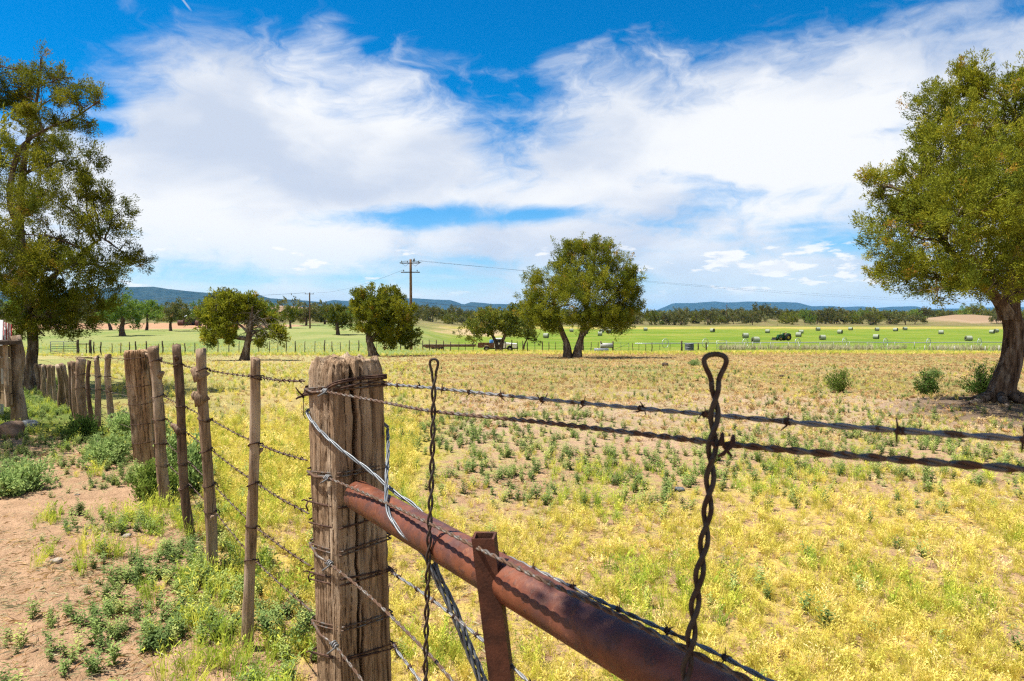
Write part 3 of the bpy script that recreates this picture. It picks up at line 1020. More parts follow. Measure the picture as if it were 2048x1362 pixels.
# the big weathered post
def grid_post(name, ctr_b, ctr_t, hw, rot, material, seed, cracks, taper=0.0, res=(112, 170), depth=1.0, rough=0.004):
    """square post with split faces and a worn top, as one displaced skin.
    cracks: list of (perimeter position 0..4, width, depth, z0, z1)"""
    cu, cz = res
    b0, t0 = Vector(ctr_b), Vector(ctr_t)
    per = np.linspace(0, 4, cu, endpoint=False)
    ts = np.linspace(0, 1, cz) ** 0.9
    U, T = np.meshgrid(per, ts)
    e = U % 1.0
    f_ = np.floor(U)
    lx = np.where(f_ == 0, -1 + 2 * e, np.where(f_ == 1, 1, np.where(f_ == 2, 1 - 2 * e, -1)))
    ly = np.where(f_ == 0, -1, np.where(f_ == 1, -1 + 2 * e, np.where(f_ == 2, 1, 1 - 2 * e)))
    # soft corners
    rad = np.maximum(np.abs(lx), np.abs(ly)) / np.power(np.abs(lx) ** 12 + np.abs(ly) ** 12, 1 / 12.0)
    lx, ly = lx * rad, ly * rad
    H = (t0 - b0).length
    zz = T * H
    hx = np.where(lx > 0, hw[0], hw[0])
    dsp = (fbm(U * 9, zz * 1.2, seed, 4) - .5) * rough * 4 + (fbm(U * 30, zz * 2.5, seed + 5, 3) - .5) * rough * 2.2
    dsp += (fbm(U * 14, zz * 30, seed + 9, 3) - .5) * rough * 1.6
    for (cu0, cw, cd, z0, z1) in cracks:
        wig = (fbm(zz * 5, zz * 0 + cu0 * 7, seed + 2, 3) - .5) * 0.14 + (fbm(zz * 22, zz * 0 + cu0 * 3, seed + 4, 2) - .5) * 0.05
        ww = cw * (0.45 + 1.0 * fbm(zz * 4, zz * 0 + cu0, seed + 6, 2))
        g = np.exp(-((U - cu0 + wig) / ww) ** 4) * sst(zz, z0 - .05, z0 + .05) * (1 - sst(zz, z1 - .05, z1 + .05))
        dsp -= cd * g * depth
    topw = sst(T, 0.965, 1.0)
    sc = 1 - taper * T - 0.10 * topw ** 2
    nx_ = lx / np.maximum(np.abs(lx), np.abs(ly))
    X_ = lx * hw[0] * sc + dsp * lx / np.hypot(lx, ly)
    Y_ = ly * hw[1] * sc + dsp * ly / np.hypot(lx, ly)
    zt = zz + topw * (fbm(lx * 3.2 + 5, ly * 3.2, seed + 12, 4) - .55) * 0.05
    cr_, sr_ = math.cos(rot), math.sin(rot)
    cxy = np.array([b0.x, b0.y]) + (np.array([t0.x - b0.x, t0.y - b0.y])) * T[..., None]
    VX = cxy[..., 0] + X_ * cr_ - Y_ * sr_
    VY = cxy[..., 1] + X_ * sr_ + Y_ * cr_
    VZ = b0.z + zt
    v = np.stack([VX, VY, VZ], -1).reshape(-1, 3)
    Ii = np.arange(cz * cu).reshape(cz, cu)
    R = np.roll(Ii, -1, axis=1)
    fq = np.stack([Ii[:-1], R[:-1], R[1:], Ii[1:]], -1).reshape(-1, 4)
    # worn top closed by shrinking rings
    rings = [v]
    faces = [fq]
    last = Ii[-1]
    base_n = len(v)
    cen = np.array([t0.x, t0.y])
    tip = np.stack([VX[-1], VY[-1], VZ[-1]], -1)
    for j, s_ in enumerate((.86, .7, .52, .34, .17, .03)):
        ring = tip.copy()
        ring[:, :2] = cen + (tip[:, :2] - cen) * s_
        lxr, lyr = lx[-1] * s_, ly[-1] * s_
        ring[:, 2] = b0.z + H + (fbm(lxr * 3.2 + 5, lyr * 3.2, seed + 12, 4) - .55) * 0.05 + 0.006 * (1 - s_) + (fbm(lxr * 11, lyr * 11, seed + 14, 3) - .5) * 0.02
        for (cu0, cw, cd, z0, z1) in cracks:
            if z1 >= H:
                ring[:, 2] -= 0.03 * np.exp(-(((per - cu0 + 2) % 4 - 2) / (cw / max(s_, .15))) ** 4) * s_
        ids = np.arange(base_n, base_n + cu)
        rings.append(ring)
        faces.append(np.stack([last, np.roll(last, -1), np.roll(ids, -1), ids], -1))
        last = ids
        base_n += cu
    v = np.concatenate(rings)
    v = v - np.array([b0.x, b0.y, b0.z])
    me_ = np_mesh(name, v, np.concatenate(faces), material, True)
    root = empty(name, b0)
    obj('shaft', me_, root)
    return root


bx_, bd_ = pxg(280, 7.02), 7.02
bigb = Vector((bx_, bd_ + .12, tz(bx_, bd_) - .08))
bigt = Vector((pxg(263, 7.02), bd_ + .10, zpx(703, 7.02)))
big = grid_post('fence_post', bigb, bigt, (.105, .10), 0.12, M['big'], 61,
                [(.30, .02, .03, .2, 9), (.48, .016, .035, .5, 9), (.66, .012, .02, .0, 9), (.15, .02, .015, .3, 1.1), (.85, .014, .02, .1, 9), (3.5, .02, .02, .1, 9), (1.4, .02, .02, .1, 9)], 0.03, (120, 90), 1.0, 0.006)
tag(big, 'big split old post with dark stains in the row of stays', 'fence post')
bc = [bigb.lerp(bigt, t) for t in np.linspace(0, 1, 60)]
tie(big, bc, wire_z(7.0), .135, M['rustwire'], bigb)

# ------------------------------------------------------------------ corner post
def fd(px):
    """forward distance of the near fence plane at a pixel column"""
    r = (px - CX) / F
    t = (2.13 * r + 0.52) / (0.8 + 1.18 * r)
    return 2.13 - 1.18 * t


# front vertical edge seen at px 672, left corner 609, right corner 770
fe = P(672, 725, 2.13)
lc = Vector((fe.x - .150, fe.y + .150, fe.z))
rc = Vector((fe.x + .140, fe.y + .110, fe.z))
half = Vector(((lc.x + rc.x) / 2, (lc.y + rc.y) / 2))
ptop = Vector((half.x, half.y, zpx(722, 2.2)))
pbot = Vector((half.x + .032, half.y - .01, tz(half.x, half.y) - 0.12))
prot = math.atan2(rc.y - fe.y, rc.x - fe.x)          # face 0 runs front edge -> right corner
hw_ = ((rc.xy - fe.xy).length / 2, (lc.xy - fe.xy).length / 2)
corner = grid_post('fence_post', pbot, ptop, hw_, prot, M['post'], 17,
                   [(.36, .030, .048, .62, 9), (.53, .020, .045, .95, 9), (.44, .030, .045, .1, .75), (.72, .010, .02, .9, 9), (.80, .008, .018, .2, 1.3), (.22, .006, .012, .5, 9), (.14, .006, .010, .3, 1.2), (.62, .007, .014, .1, .9),
                    (3.30, .012, .012, .3, 9), (3.52, .010, .012, .2, 9), (3.68, .014, .014, .7, 9), (3.15, .007, .010, .1, 1.1), (3.82, .008, .009, .5, 9), (3.43, .006, .008, .1, 9), (1.5, .03, .03, .1, 9), (2.5, .03, .03, .1, 9)],
                   0.0, (240, 260), 1.0, 0.0036)
tag(corner, 'thick cracked square corner post with wires wrapped round it', 'fence post')


def on_post(py, which, off=0.006):
    """point on the corner post's outline at pixel height py: L, F, R, B corners"""
    c_ = {'L': lc, 'F': fe, 'R': rc, 'B': Vector((lc.x + rc.x - fe.x, lc.y + rc.y - fe.y, 0))}[which]
    z = zpx(py, c_.y)
    t = (ptop.z - z) / (ptop.z - pbot.z)
    off = off - (.011 if which in 'LR' else .000)
    out = (c_.xy - half).normalized() * off
    return Vector((c_.x + out.x + (pbot.x - ptop.x) * t, c_.y + out.y + (pbot.y - ptop.y) * t, z))


def smooth_path(pts, n=12):
    """Catmull-Rom through the points"""
    pts = [Vector(p) for p in pts]
    if len(pts) < 3:
        return [pts[0].lerp(pts[-1], k / n) for k in range(n + 1)]
    e = [2 * pts[0] - pts[1]] + pts + [2 * pts[-1] - pts[-2]]
    out = []
    for i in range(1, len(e) - 2):
        a, b_, c_, d_ = e[i - 1], e[i], e[i + 1], e[i + 2]
        for k in range(n):
            t = k / n
            out.append(0.5 * ((2 * b_) + (c_ - a) * t + (2 * a - 5 * b_ + 4 * c_ - d_) * t * t + (3 * b_ - a - 3 * c_ + d_) * t ** 3))
    out.append(pts[-1])
    return out


def resample(pts, step):
    d = [0.0]
    for a, b_ in zip(pts, pts[1:]):
        d.append(d[-1] + (b_ - a).length)
    n = max(2, int(d[-1] / step))
    s = np.linspace(0, d[-1], n + 1)
    A = np.array([tuple(p) for p in pts])
    return [Vector(v) for v in np.stack([np.interp(s, d, A[:, k]) for k in range(3)], -1)], d[-1]


def twisted(mb, pts, strands=2, hr=0.0024, wr=0.0024, pitch=0.06, sides=6, per=9, ph0=0.0, m=0):
    pts, Ln = resample([Vector(p) for p in pts], pitch / per)
    ref = Vector((0, 0, 1))
    t0 = (pts[1] - pts[0]).normalized()
    if abs(t0.z) > 0.85:
        ref = Vector((0, 1, 0))
    for s in range(strands):
        out = []
        for i, p in enumerate(pts):
            t = (pts[min(i + 1, len(pts) - 1)] - pts[max(0, i - 1)]).normalized()
            u = t.cross(ref).normalized()
            w = t.cross(u)
            a = ph0 + 2 * math.pi * (i / per + s / strands)
            out.append(p + (u * math.cos(a) + w * math.sin(a)) * hr)
        mb.tube(out, wr, sides, m=m)


# barb: a short coil and four points
bm_ = MB()
bm_.tube([(-.007 + .014 * k / 16, math.cos(k * .9) * .0062, math.sin(k * .9) * .0062) for k in range(17)], 0.0021, 5)
bm_.tube([(-.006, 0, .021), (-.004, .0055, .004), (-.003, .005, -.006), (-.008, 0, -.021)], [.0009, .0022, .0022, .0009], 5)
bm_.tube([(.005, .020, .004), (.004, .004, .0058), (.004, -.006, .004), (.009, -.021, -.004)], [.0009, .0022, .0022, .0009], 5)
_b = bm_.build('barb', M['rustwire'])
BARB = _b.data
bpy.data.objects.remove(_b)


def barbs_along(root, pts, step, start, scale=1.0, seed=0, mat_=None):
    rr = random.Random(seed)
    pts, Ln = resample([Vector(p) for p in pts], 0.01)
    s = start
    while s < Ln - .02:
        i = int(s / Ln * (len(pts) - 1))
        p, t = pts[i], (pts[min(i + 1, len(pts) - 1)] - pts[i - 1 if i else 0]).normalized()
        o = bpy.data.objects.new('barb', BARB)
        COL.objects.link(o)
        o.parent = root
        o.rotation_mode = 'QUATERNION'
        o.rotation_quaternion = t.to_track_quat('X', 'Z') @ Matrix.Rotation(rr.uniform(0, 6.28), 3, 'X').to_quaternion()
        o.location = p - root.location
        o.scale = (scale,) * 3
        s += step * rr.uniform(.92, 1.08)


def wire_thing(pts, label, material, barbs=None, strands=2, hr=.0026, wr=.0026, pitch=.07, name='barbed_wire', sub=None, per=9, group=None, sides=6):
    root = empty(name, pts[0])
    mb = MB()
    twisted(mb, pts, strands, hr, wr, pitch, per=per, sides=sides)
    mb.build('strand', material, root, root.location)
    if barbs:
        barbs_along(root, pts, *barbs)
    for nm, paths, rad, mm in (sub or []):
        for p_ in paths:
            s_ = MB()
            s_.tube(p_, rad, 5)
            s_.build(nm, mm, root, root.location)
    tag(root, label, 'wire', group)
    return root


def nf(px, py, off=0.0):
    return P(px, py, fd(px) + off)


def wrap(pys, off=.006, back=True):
    """path round the corner post through L, F, R (and behind) at pixel heights"""
    l, f_, r = on_post(pys[0], 'L', off), on_post(pys[1], 'F', off), on_post(pys[2], 'R', off)
    path = [l, l.lerp(f_, .5) + Vector((-.003, -.003, 0)), f_, f_.lerp(r, .33) + Vector((.002, -.003, 0)), f_.lerp(r, .66) + Vector((.002, -.003, 0)), r]
    if back:
        bk = on_post(pys[2], 'B', off)
        bk.z = r.z + .01
        path += [bk, l + Vector((0, .002, .008))]
    out = []
    for a, b_ in zip(path, path[1:]):
        out += [a.lerp(b_, k / 5) for k in range(5)]
    return out + [path[-1]]


def knot(p, t, r=.008, turns=3, seed=1):
    """small coil where a wire is wound back on itself"""
    rr = random.Random(seed)
    t = Vector(t).normalized()
    u = t.cross(Vector((0, 0, 1))).normalized()
    w = t.cross(u)
    pts = []
    n = turns * 10
    for k in range(n + 1):
        a = k / 10 * 2 * math.pi
        pts.append(p + t * (.028 * k / n) + (u * math.cos(a) + w * math.sin(a)) * r)
    pts.append(pts[-1] + Vector((-.02, -.01, -.012)))
    return pts


# smooth twisted cables tied off on the corner post's left face
def cable(knot_px, pix, wrap_pys, label, off=-.012, hr=.0024, wr=.0026, seed=1):
    k0 = P(knot_px[0], knot_px[1], 2.13 + (672 - knot_px[0]) / 63 * .12 - .012) if knot_px[0] < 672 else nf(*knot_px, -.012)
    pts = smooth_path([k0] + [nf(x, y, off if np.isscalar(off) else off[i_]) for i_, (x, y) in enumerate(pix)], 14)
    wr_path = wrap(wrap_pys)
    tdir = pts[3] - pts[0]
    wire_thing(pts, label, M['oldwire'], None, 2, hr, wr, .062, 'twisted_cable',
               [('wrap', [wr_path], .0030, M['oldwire']), ('wrap', [wrap([p_ + 7 for p_ in wrap_pys], .0075)], .0030, M['oldwire']),
                ('knot', [knot(k0 - tdir.normalized() * .01, tdir, .0085, 3, seed)], .0026, M['galv']),
                ('lead', [[on_post(wrap_pys[0], 'L'), on_post(wrap_pys[0] + 8, 'L').lerp(k0, .5) + Vector((-.004, -.01, 0)), k0]], .0045, M['oldwire'])])


cable((650, 783), [(760, 803), (866, 822), (1100, 846), (1430, 885), (1700, 911), (2048, 938), (2300, 955)], (778, 772, 764), 'upper smooth twisted cable running from the corner post past both stays', seed=1)
cable((655, 955), [(760, 1000), (866, 1050), (960, 1098), (1090, 1162), (1240, 1232), (1380, 1302), (1500, 1362), (1700, 1470)], (944, 948, 930), 'twisted cable crossing in front of the rusty pipe', off=[-.02, -.05, -.068, -.07, -.06, -.06, -.05, -.05], seed=2)
cable((658, 1126), [(740, 1193), (850, 1300), (905, 1362), (1010, 1490)], (1090, 1108, 1074), 'twisted cable running from the corner post below the pipe', seed=3)
cable((668, 1288), [(725, 1362), (800, 1470), (900, 1620)], (1248, 1262, 1232), 'lowest twisted cable at the foot of the corner post', seed=4)

# barbed strands leaving the right side of the corner post
BW = [([(772, 768), (866, 776), (1050, 795), (1250, 814), (1430, 830), (1690, 853), (2048, 878), (2300, 893)], (.128, .165, .68), 'barbed wire with many barbs above the upper twisted cable'),
      ([(800, 1030), (985, 1101), (1095, 1150), (1240, 1220), (1400, 1291), (1540, 1362), (1720, 1455)], (.115, .20, .68), 'barbed wire lying along the top of the rusty pipe'),
      ([(786, 1146), (860, 1196), (960, 1276), (1055, 1362), (1180, 1490)], (.10, .06, .68), 'barbed wire below the pipe behind the brace wire'),
      ([(790, 1296), (840, 1362), (930, 1490)], (.10, .05, .68), 'short visible run of barbed wire low beside the corner post')]
for k, (pix, bb, lab) in enumerate(BW):
    pts = smooth_path([nf(x, y, .10 if k == 1 else .035) for x, y in pix], 14)
    r_ = on_post(pix[0][1], 'R')
    pts = [r_] + pts[1:]
    wire_thing(pts, lab, M['galv'], bb + (k,), 2, .0020, .0022, .078,
               sub=[('wrap', [wrap((pix[0][1] + (18 if k else 12), pix[0][1] + (30 if k else 14), pix[0][1]))], .0030, M['rustwire'])])

# rusty tie wire round the head of the post
root = empty('tie_wire', on_post(790, 'L'))
mb = MB()
p1 = [on_post(792, 'L', .012), on_post(786, 'L', .008), on_post(772, 'F', .007).lerp(on_post(786, 'L', .007), .4), on_post(764, 'F', .007), on_post(756, 'F', .007).lerp(on_post(752, 'R', .007), .5), on_post(750, 'R', .007), on_post(752, 'B', .007), on_post(780, 'L', .009)]
mb.tube(smooth_path(p1, 6), .0034, 6)
p2 = [v + Vector((0, -.003, -.006)) for v in p1]
mb.tube(smooth_path(p2, 6), .0034, 6)
p3 = [on_post(792, 'L', .010), on_post(778, 'F', .008), on_post(766, 'F', .007).lerp(on_post(764, 'R', .007), .6), on_post(756, 'R', .008)]
mb.tube(smooth_path(p3, 6), .003, 6)
mb.build('loop', M['rustwire'], root, root.location)
mb = MB()
e = on_post(792, 'L', .012)
mb.tube([e, e + Vector((-.014, -.006, -.004)), e + Vector((-.024, -.004, -.010))], [.0045, .004, .003], 6)
mb.tube([e, e + Vector((-.010, -.012, .012)), e + Vector((-.020, -.018, .030))], [.003, .0026, .002], 6)
mb.tube([e, e + Vector((.004, -.012, -.03)), e + Vector((.002, -.012, -.062)), e + Vector((.012, -.015, -.075))], .0014, 5)
mb.build('twisted_end', M['rustwire'], root, root.location)
tag(root, 'rusty tie wire looped round the head of the corner post', 'tie wire')
for k, (pys, lab) in enumerate([((1005, 1018, 1008), 'rusty wire ring on the corner post just below the pipe'), ((1150, 1164, 1142), 'rusty wire ring halfway down the corner post'), ((1315, 1330, 1306), 'lowest rusty wire ring on the corner post')]):
    root = empty('tie_wire', on_post(pys[0], 'L'))
    mb = MB()
    mb.tube(wrap(pys, .005), .0034, 6)
    mb.build('loop', M['rustwire'], root, root.location)
    mb = MB()
    e = on_post(pys[0], 'L', .008)
    mb.tube([e, e + Vector((-.004, -.008, -.014)), e + Vector((.004, -.012, -.03))], .003, 5)
    mb.tube([e, e + Vector((-.012, -.004, .006)), e + Vector((-.02, -.004, .002))], .0028, 5)
    mb.build('twisted_end', M['rustwire'], root, root.location)
    tag(root, lab, 'tie wire')

# brace wire: bright bundles slung from the post to the ground
root = empty('brace_wire', on_post(845, 'L'))
bA = smooth_path([on_post(818, 'L', -.03), on_post(824, 'L', .002), P(632, 852, 2.215), P(660, 880, 2.14), P(690, 905, 2.10), P(740, 942, 2.05), P(790, 985, 1.98), P(833, 1014, 1.93), P(858, 1052, 1.88), P(868, 1110, 1.76), P(880, 1160, 1.70)], 10)
bB = smooth_path([on_post(842, 'R', -.03), on_post(853, 'R', .004), on_post(866, 'R', .006), P(776, 905, 2.10), P(773, 960, 1.98), P(775, 1018, 1.835), P(800, 1062, 1.76), P(840, 1100, 1.70), P(866, 1140, 1.665), P(880, 1165, 1.655)], 10)
bC = smooth_path([P(862, 1130, 1.67), P(880, 1165, 1.665), P(905, 1215, 1.645), P(935, 1290, 1.62), P(960, 1350, 1.60), P(1000, 1450, 1.57), P(1050, 1580, 1.54)], 10)
for path, st, hr in ((bA, 3, .0042), (bB, 3, .0042)):
    mb = MB()
    twisted(mb, path, st, .0036, .0026, .20, per=14)
    mb.build('wire_bundle', M['brightwire'], root, root.location)
mb = MB()
twisted(mb, bC, 5, .0085, .0036, .22, per=14)
mb.build('wire_bundle', M['brightwire'], root, root.location)
tag(root, 'bright galvanised brace wire slung from the corner post over the pipe', 'wire')

# rusty pipe rail
p0, p1 = P(700, 985, 2.16), P(1640, 1452, .80)
pa, pb = P(720, 993, 2.10), P(1240, 1290, 1.15)
axd = (pb - pa).normalized()
pa0 = pa - axd * .015
pe = pb + axd * .75
root = empty('pipe_rail', pa0)
mb = MB()
pr = .0455
pts = [pa0.lerp(pe, t) for t in np.linspace(0, 1, 60)]
mb.tube(pts, pr, 40)
mb.build('pipe', M['pipe'], root, pa0)
mb = MB()
ring = pa + axd * .02
mb.tube([ring + axd * t for t in (-.003, -.0015, .0015, .003)], [pr * .99, pr * 1.012, pr * 1.012, pr * .99], 40)
mb.build('weld_bead', M['pipe'], root, pa0)
for (t, a) in ((.34, 2.3), (.52, 2.6)):
    c_ = pa0.lerp(pe, t)
tag(root, 'rusty red steel pipe rail running from the corner post toward the camera', 'pipe')

# channel iron upright welded to the pipe
ct = P(965, 1078, 1.402)
cb = P(1000, 1362, 1.385)
dirn = (cb - ct) / (ct.z - cb.z)
root = empty('steel_tube_post', ct + dirn * (ct.z - tz(ct.x, ct.y)))
prof_w, prof_d, th = .0235, .034, .005
ca_, sa_ = math.cos(-.16), math.sin(-.16)


def cpt(u, v, z):
    c_ = ct + dirn * (ct.z - z)
    return (c_.x + u * ca_ - v * sa_, c_.y + u * sa_ + v * ca_, z)


prof = [(-prof_w, prof_d), (-prof_w, 0), (prof_w, 0), (prof_w, prof_d)]
prof_in = [(-prof_w + th, prof_d - th), (-prof_w + th, th), (prof_w - th, th), (prof_w - th, prof_d - th)]
zb = tz(ct.x, ct.y) - .1
vs, fs = [], []
zl = [zb] + list(np.linspace(zb + .2, ct.z - .02, 14)) + [ct.z]
for z in zl:
    for k, (u, v) in enumerate(prof):
        jag = (.004, -.001, .001, .006)[k] if z == ct.z else 0.0
        x_, y_, z_ = cpt(u, v, z)
        vs.append((x_, y_, z_ + jag))
for i in range(len(zl) - 1):
    for k in range(4):
        a, b_ = i * 4 + k, i * 4 + (k + 1) % 4
        fs.append((a, b_, b_ + 4, a + 4))
o = (len(zl) - 1) * 4
for z in (ct.z, ct.z - .25):
    for k, (u, v) in enumerate(prof_in):
        x_, y_, z_ = cpt(u, v, z)
        vs.append((x_, y_, z_ + ((.003, -.002, 0, .004)[k] if z == ct.z else 0)))
for k in range(4):
    j = (k + 1) % 4
    fs += [(o + k, o + j, o + 4 + j, o + 4 + k), (o + 4 + k, o + 4 + j, o + 8 + j, o + 8 + k)]
fs.append((o + 8, o + 9, o + 10, o + 11))
mb = MB()
mb.add(vs, fs)
mb.build('tube', M['channel'], root, root.location, smooth=False)
mb = MB()
for k in range(9):
    a = k / 8
    px_, py_ = 986 + 4 * a, 1138 + 46 * a
    c_ = P(px_, py_, 1.42)
    mb.tube([c_, c_ + Vector((.004, .012, -.003))], [.006, .004], 6, jit=.3)
mb.build('weld_bead', M['channel'], root, root.location)
tag(root, 'rusty square steel tube upright standing against the pipe', 'steel post')

# wire stays: doubled wire with an eye at the top
def wire_stay(pix, d_of, hr, wr, pitch, eye_w, eye_h, label):
    pts = smooth_path([P(x, y, d_of(y)) for x, y in pix], 10)
    top, t0 = pts[0], (pts[1] - pts[0]).normalized()
    root = empty('wire_stay', pts[-1])
    mb = MB()
    pts2, Ln = resample(pts, pitch / 14)
    sidev = Vector((1, 0, 0))
    fwd = t0.cross(sidev).normalized()
    sidev = fwd.cross(t0).normalized()
    A, B_ = [], []
    for i, p in enumerate(pts2):
        a = 2 * math.pi * i / 14
        u = sidev * math.cos(a) + fwd * math.sin(a)
        A.append(p + u * hr)
        B_.append(p - u * hr)
    mb.tube(A, wr, 8)
    mb.tube(B_, wr, 8)
    mb.build('twisted_pair', M['staywire'], root, root.location)
    eye = []
    for k in range(25):
        t = k / 24
        a = -math.pi / 2 + (t - .5) * 2 * math.pi * .92
        # teardrop: narrow at the foot, round at the crown
        s = math.sin(t * math.pi)
        x = (eye_w / 2) * math.sin((t - .5) * 2 * math.pi * .78) * (.35 + .65 * s) * -1.15
        z = eye_h * (s ** .85)
        eye.append(top + sidev * x + Vector((0, 0, 1)) * z)
    eye[0], eye[-1] = A[0], B_[0]
    if (eye[1] - A[0]).length > (eye[1] - B_[0]).length:
        eye[0], eye[-1] = B_[0], A[0]
    mb = MB()
    mb.tube(smooth_path(eye, 2), wr, 8)
    mb.build('eye', M['staywire'], root, root.location)
    tag(root, label, 'wire stay')


wire_stay([(868, 752), (866, 850), (863, 960), (858, 1080), (853, 1240), (851, 1362), (850, 1560)], lambda y: 1.612, .0042, .0031, .086, .022, .040, 'twisted wire stay with small eye near the corner post')
wire_stay([(1430, 762), (1430, 810), (1424, 900), (1416, 1010), (1406, 1100), (1391, 1200), (1378, 1310), (1370, 1362), (1345, 1560)], lambda y: .915, .0047, .0036, .084, .034, .036, 'large twisted wire stay with teardrop eye, closest to the camera')

# short bent tie on the near stay
root = empty('tie_wire', P(1435, 885, .9))
mb = MB()
c0 = P(1432, 878, .905)
mb.tube(knot(c0 + Vector((-.004, -.004, 0)), (1, -.6, -.1), .009, 2, 4), .0024, 6)
mb.build('loop', M['rustwire'], root, root.location)
mb = MB()
mb.tube([c0 + Vector((.012, -.008, -.004)), P(1452, 900, .895), P(1464, 913, .89)], [.0026, .0026, .0015], 6)
mb.tube([P(1452, 900, .895), P(1448, 908, .90), P(1436, 912, .905)], .0022, 6)
mb.tube([P(1424, 918, .905), P(1414, 935, .90)], [.002, .0012], 5)
mb.build('twisted_end', M['rustwire'], root, root.location)
tag(root, 'small rusty tie with bent ends on the large wire stay', 'tie wire')

# five barbed strands of the left fence
names = ['topmost', 'second', 'third', 'fourth', 'lowest']
row = [(None, 2.28)] + [(pxg(s_[0], s_[1]), s_[1]) for s_ in STAYS[:4]] + [(bx_, 7.0), (pxg(190, 9.2), 9.2), (pxg(163, 9.65), 9.65), (pxg(118, 11.4), 11.4), (pxg(90, 13.3), 13.3), (pxg(47, 15.4), 15.4)]
leftpy = [762, 922, 1030, 1137, 1230]
for k in range(5):
    near, far = [], []
    for j, (x, d) in enumerate(row):
        if x is None:
            p = on_post(leftpy[k], 'L', .006)
        else:
            st = STAYS[j - 1] if 1 <= j <= 4 else None
            z = wire_z(d)[k]
            if st:
                r = st[4] / F * st[1] / 2
                t = (z - 0) / 1.4
                x = x + (pxg(st[2], st[1]) - pxg(st[0], st[1])) * t
                p = Vector((x + r * .3, d + r * .95, z))
            elif j == 5:
                p = Vector((x + .1, d + .25, z))
            else:
                p = Vector((x, d + .08, z))
        near.append(p)
    pts = []
    for a, b_ in zip(near, near[1:]):
        pts += [a.lerp(b_, t) - Vector((0, 0, .006 * math.sin(math.pi * t) * (b_ - a).length / 1.2)) for t in np.linspace(0, 1, 8)[:-1]]
    pts.append(near[-1])
    cut = 36
    w = wire_thing(pts, '%s barbed strand of the fence with pole stays' % names[k], M['oldwire'], None, 2, .0019, .0019, .08, per=7, group='strands of the left fence', sides=5)
    barbs_along(w, pts[:cut], .11, .08 + .02 * k, .72, 20 + k)

# ------------------------------------------------------------------ trees
def unit(a):
    return a / np.maximum(np.linalg.norm(a, axis=-1, keepdims=True), 1e-9)


def kites(r, c0, axis_, size, tint, per, klen, kwid, spread=0.36):
    """leaf sprays: per narrow kites round each clump axis"""
    n = len(c0)
    m_ = n * per
    C = np.repeat(c0, per, 0)
    A = np.repeat(axis_, per, 0)
    S = np.repeat(size, per)[:, None]
    T = np.repeat(tint, per) + r.normal(0, .05, m_)
    s = r.uniform(-.25, 1, m_)[:, None]
    rnd = r.normal(0, 1, (m_, 3))
    pos = C + A * s * S + (rnd - A * (rnd * A).sum(1, keepdims=True)) * S * spread * (1.0 - .55 * np.clip(s, 0, 1))
    d = unit(A * 1.0 + r.normal(0, .55, (m_, 3)))
    w = unit(np.cross(d, r.normal(0, 1, (m_, 3))))
    ln = (klen * r.uniform(.6, 1.35, m_))[:, None]
    wd = (kwid * r.uniform(.6, 1.3, m_))[:, None]
    nrm = np.cross(d, w)
    v = np.stack([pos, pos + d * ln * .5 + w * wd * .5, pos + d * ln + nrm * wd * .3, pos + d * ln * .5 - w * wd * .5], 1).reshape(-1, 3)
    i = np.arange(m_)[:, None] * 4
    f = np.concatenate([i + np.array([[0, 1, 2]]), i + np.array([[0, 2, 3]])], 0)
    return v, f, np.repeat(np.clip(T, 0, 1), 4)


def lobe_points(r, lobes, n, shell=0.55, sub=5):
    """clump centres gathered in tufts that sit on the outer part of ellipsoid lobes"""
    L_ = np.array([(*l[0], *l[1]) for l in lobes], float)
    wgt = np.array([(l[1][0] * l[1][2] + l[1][1] * l[1][2] + l[1][0] * l[1][1]) for l in lobes])
    wgt = wgt ** .72
    m_ = max(len(lobes), n // sub)
    tid = r.choice(len(lobes), m_, p=wgt / wgt.sum())
    td = unit(r.normal(0, 1, (m_, 3)))
    td[:, 2] = np.where((td[:, 2] < -.2) & (r.random(m_) < .45), -td[:, 2], td[:, 2])
    tr_ = shell + (1.05 - shell) * r.random(m_) ** .6
    tr_ = np.where(r.random(m_) < .15, r.random(m_) ** .5 * shell, tr_) * (1 + np.abs(r.normal(0, .06, m_)))
    tc_ = L_[tid, :3] + td * L_[tid, 3:] * tr_[:, None]
    size = r.uniform(.07, .19, m_) * (L_[tid, 3:].mean(1) ** .6) * (np.median(L_[:, 3:]) ** .4)
    pick = r.integers(0, m_, n)
    up = unit(td * .7 + np.array([0, 0, .75]))
    off = r.normal(0, 1, (n, 3)) * size[pick][:, None]
    along = (off * up[pick]).sum(1, keepdims=True)
    c = tc_[pick] + off * .75 + up[pick] * along * .75
    ax = unit(unit(off) * .55 + up[pick] * .8 + r.normal(0, .22, (n, 3)))
    return c, ax, tid[pick], r.normal(0, .14, m_)[pick]


def limb(mb, a, b_, r0, r1, rr, n=8, seg=7, sag=0.15, m=0):
    a, b_ = Vector(a), Vector(b_)
    L_ = (b_ - a).length
    o = Vector((rr.uniform(-1, 1), rr.uniform(-1, 1), rr.uniform(.2, 1))) * L_ * sag
    pts = []
    for k in range(seg + 1):
        t = k / seg
        j = Vector((rr.uniform(-1, 1), rr.uniform(-1, 1), rr.uniform(-1, 1))) * L_ * .025 * math.sin(t * math.pi)
        pts.append(a.lerp(b_, t) + o * 4 * t * (1 - t) * .5 + j)
    mb.tube(pts, [r0 + (r1 - r0) * (k / seg) ** .8 for k in range(seg + 1)], n, m=m, jit=.08)
    return pts


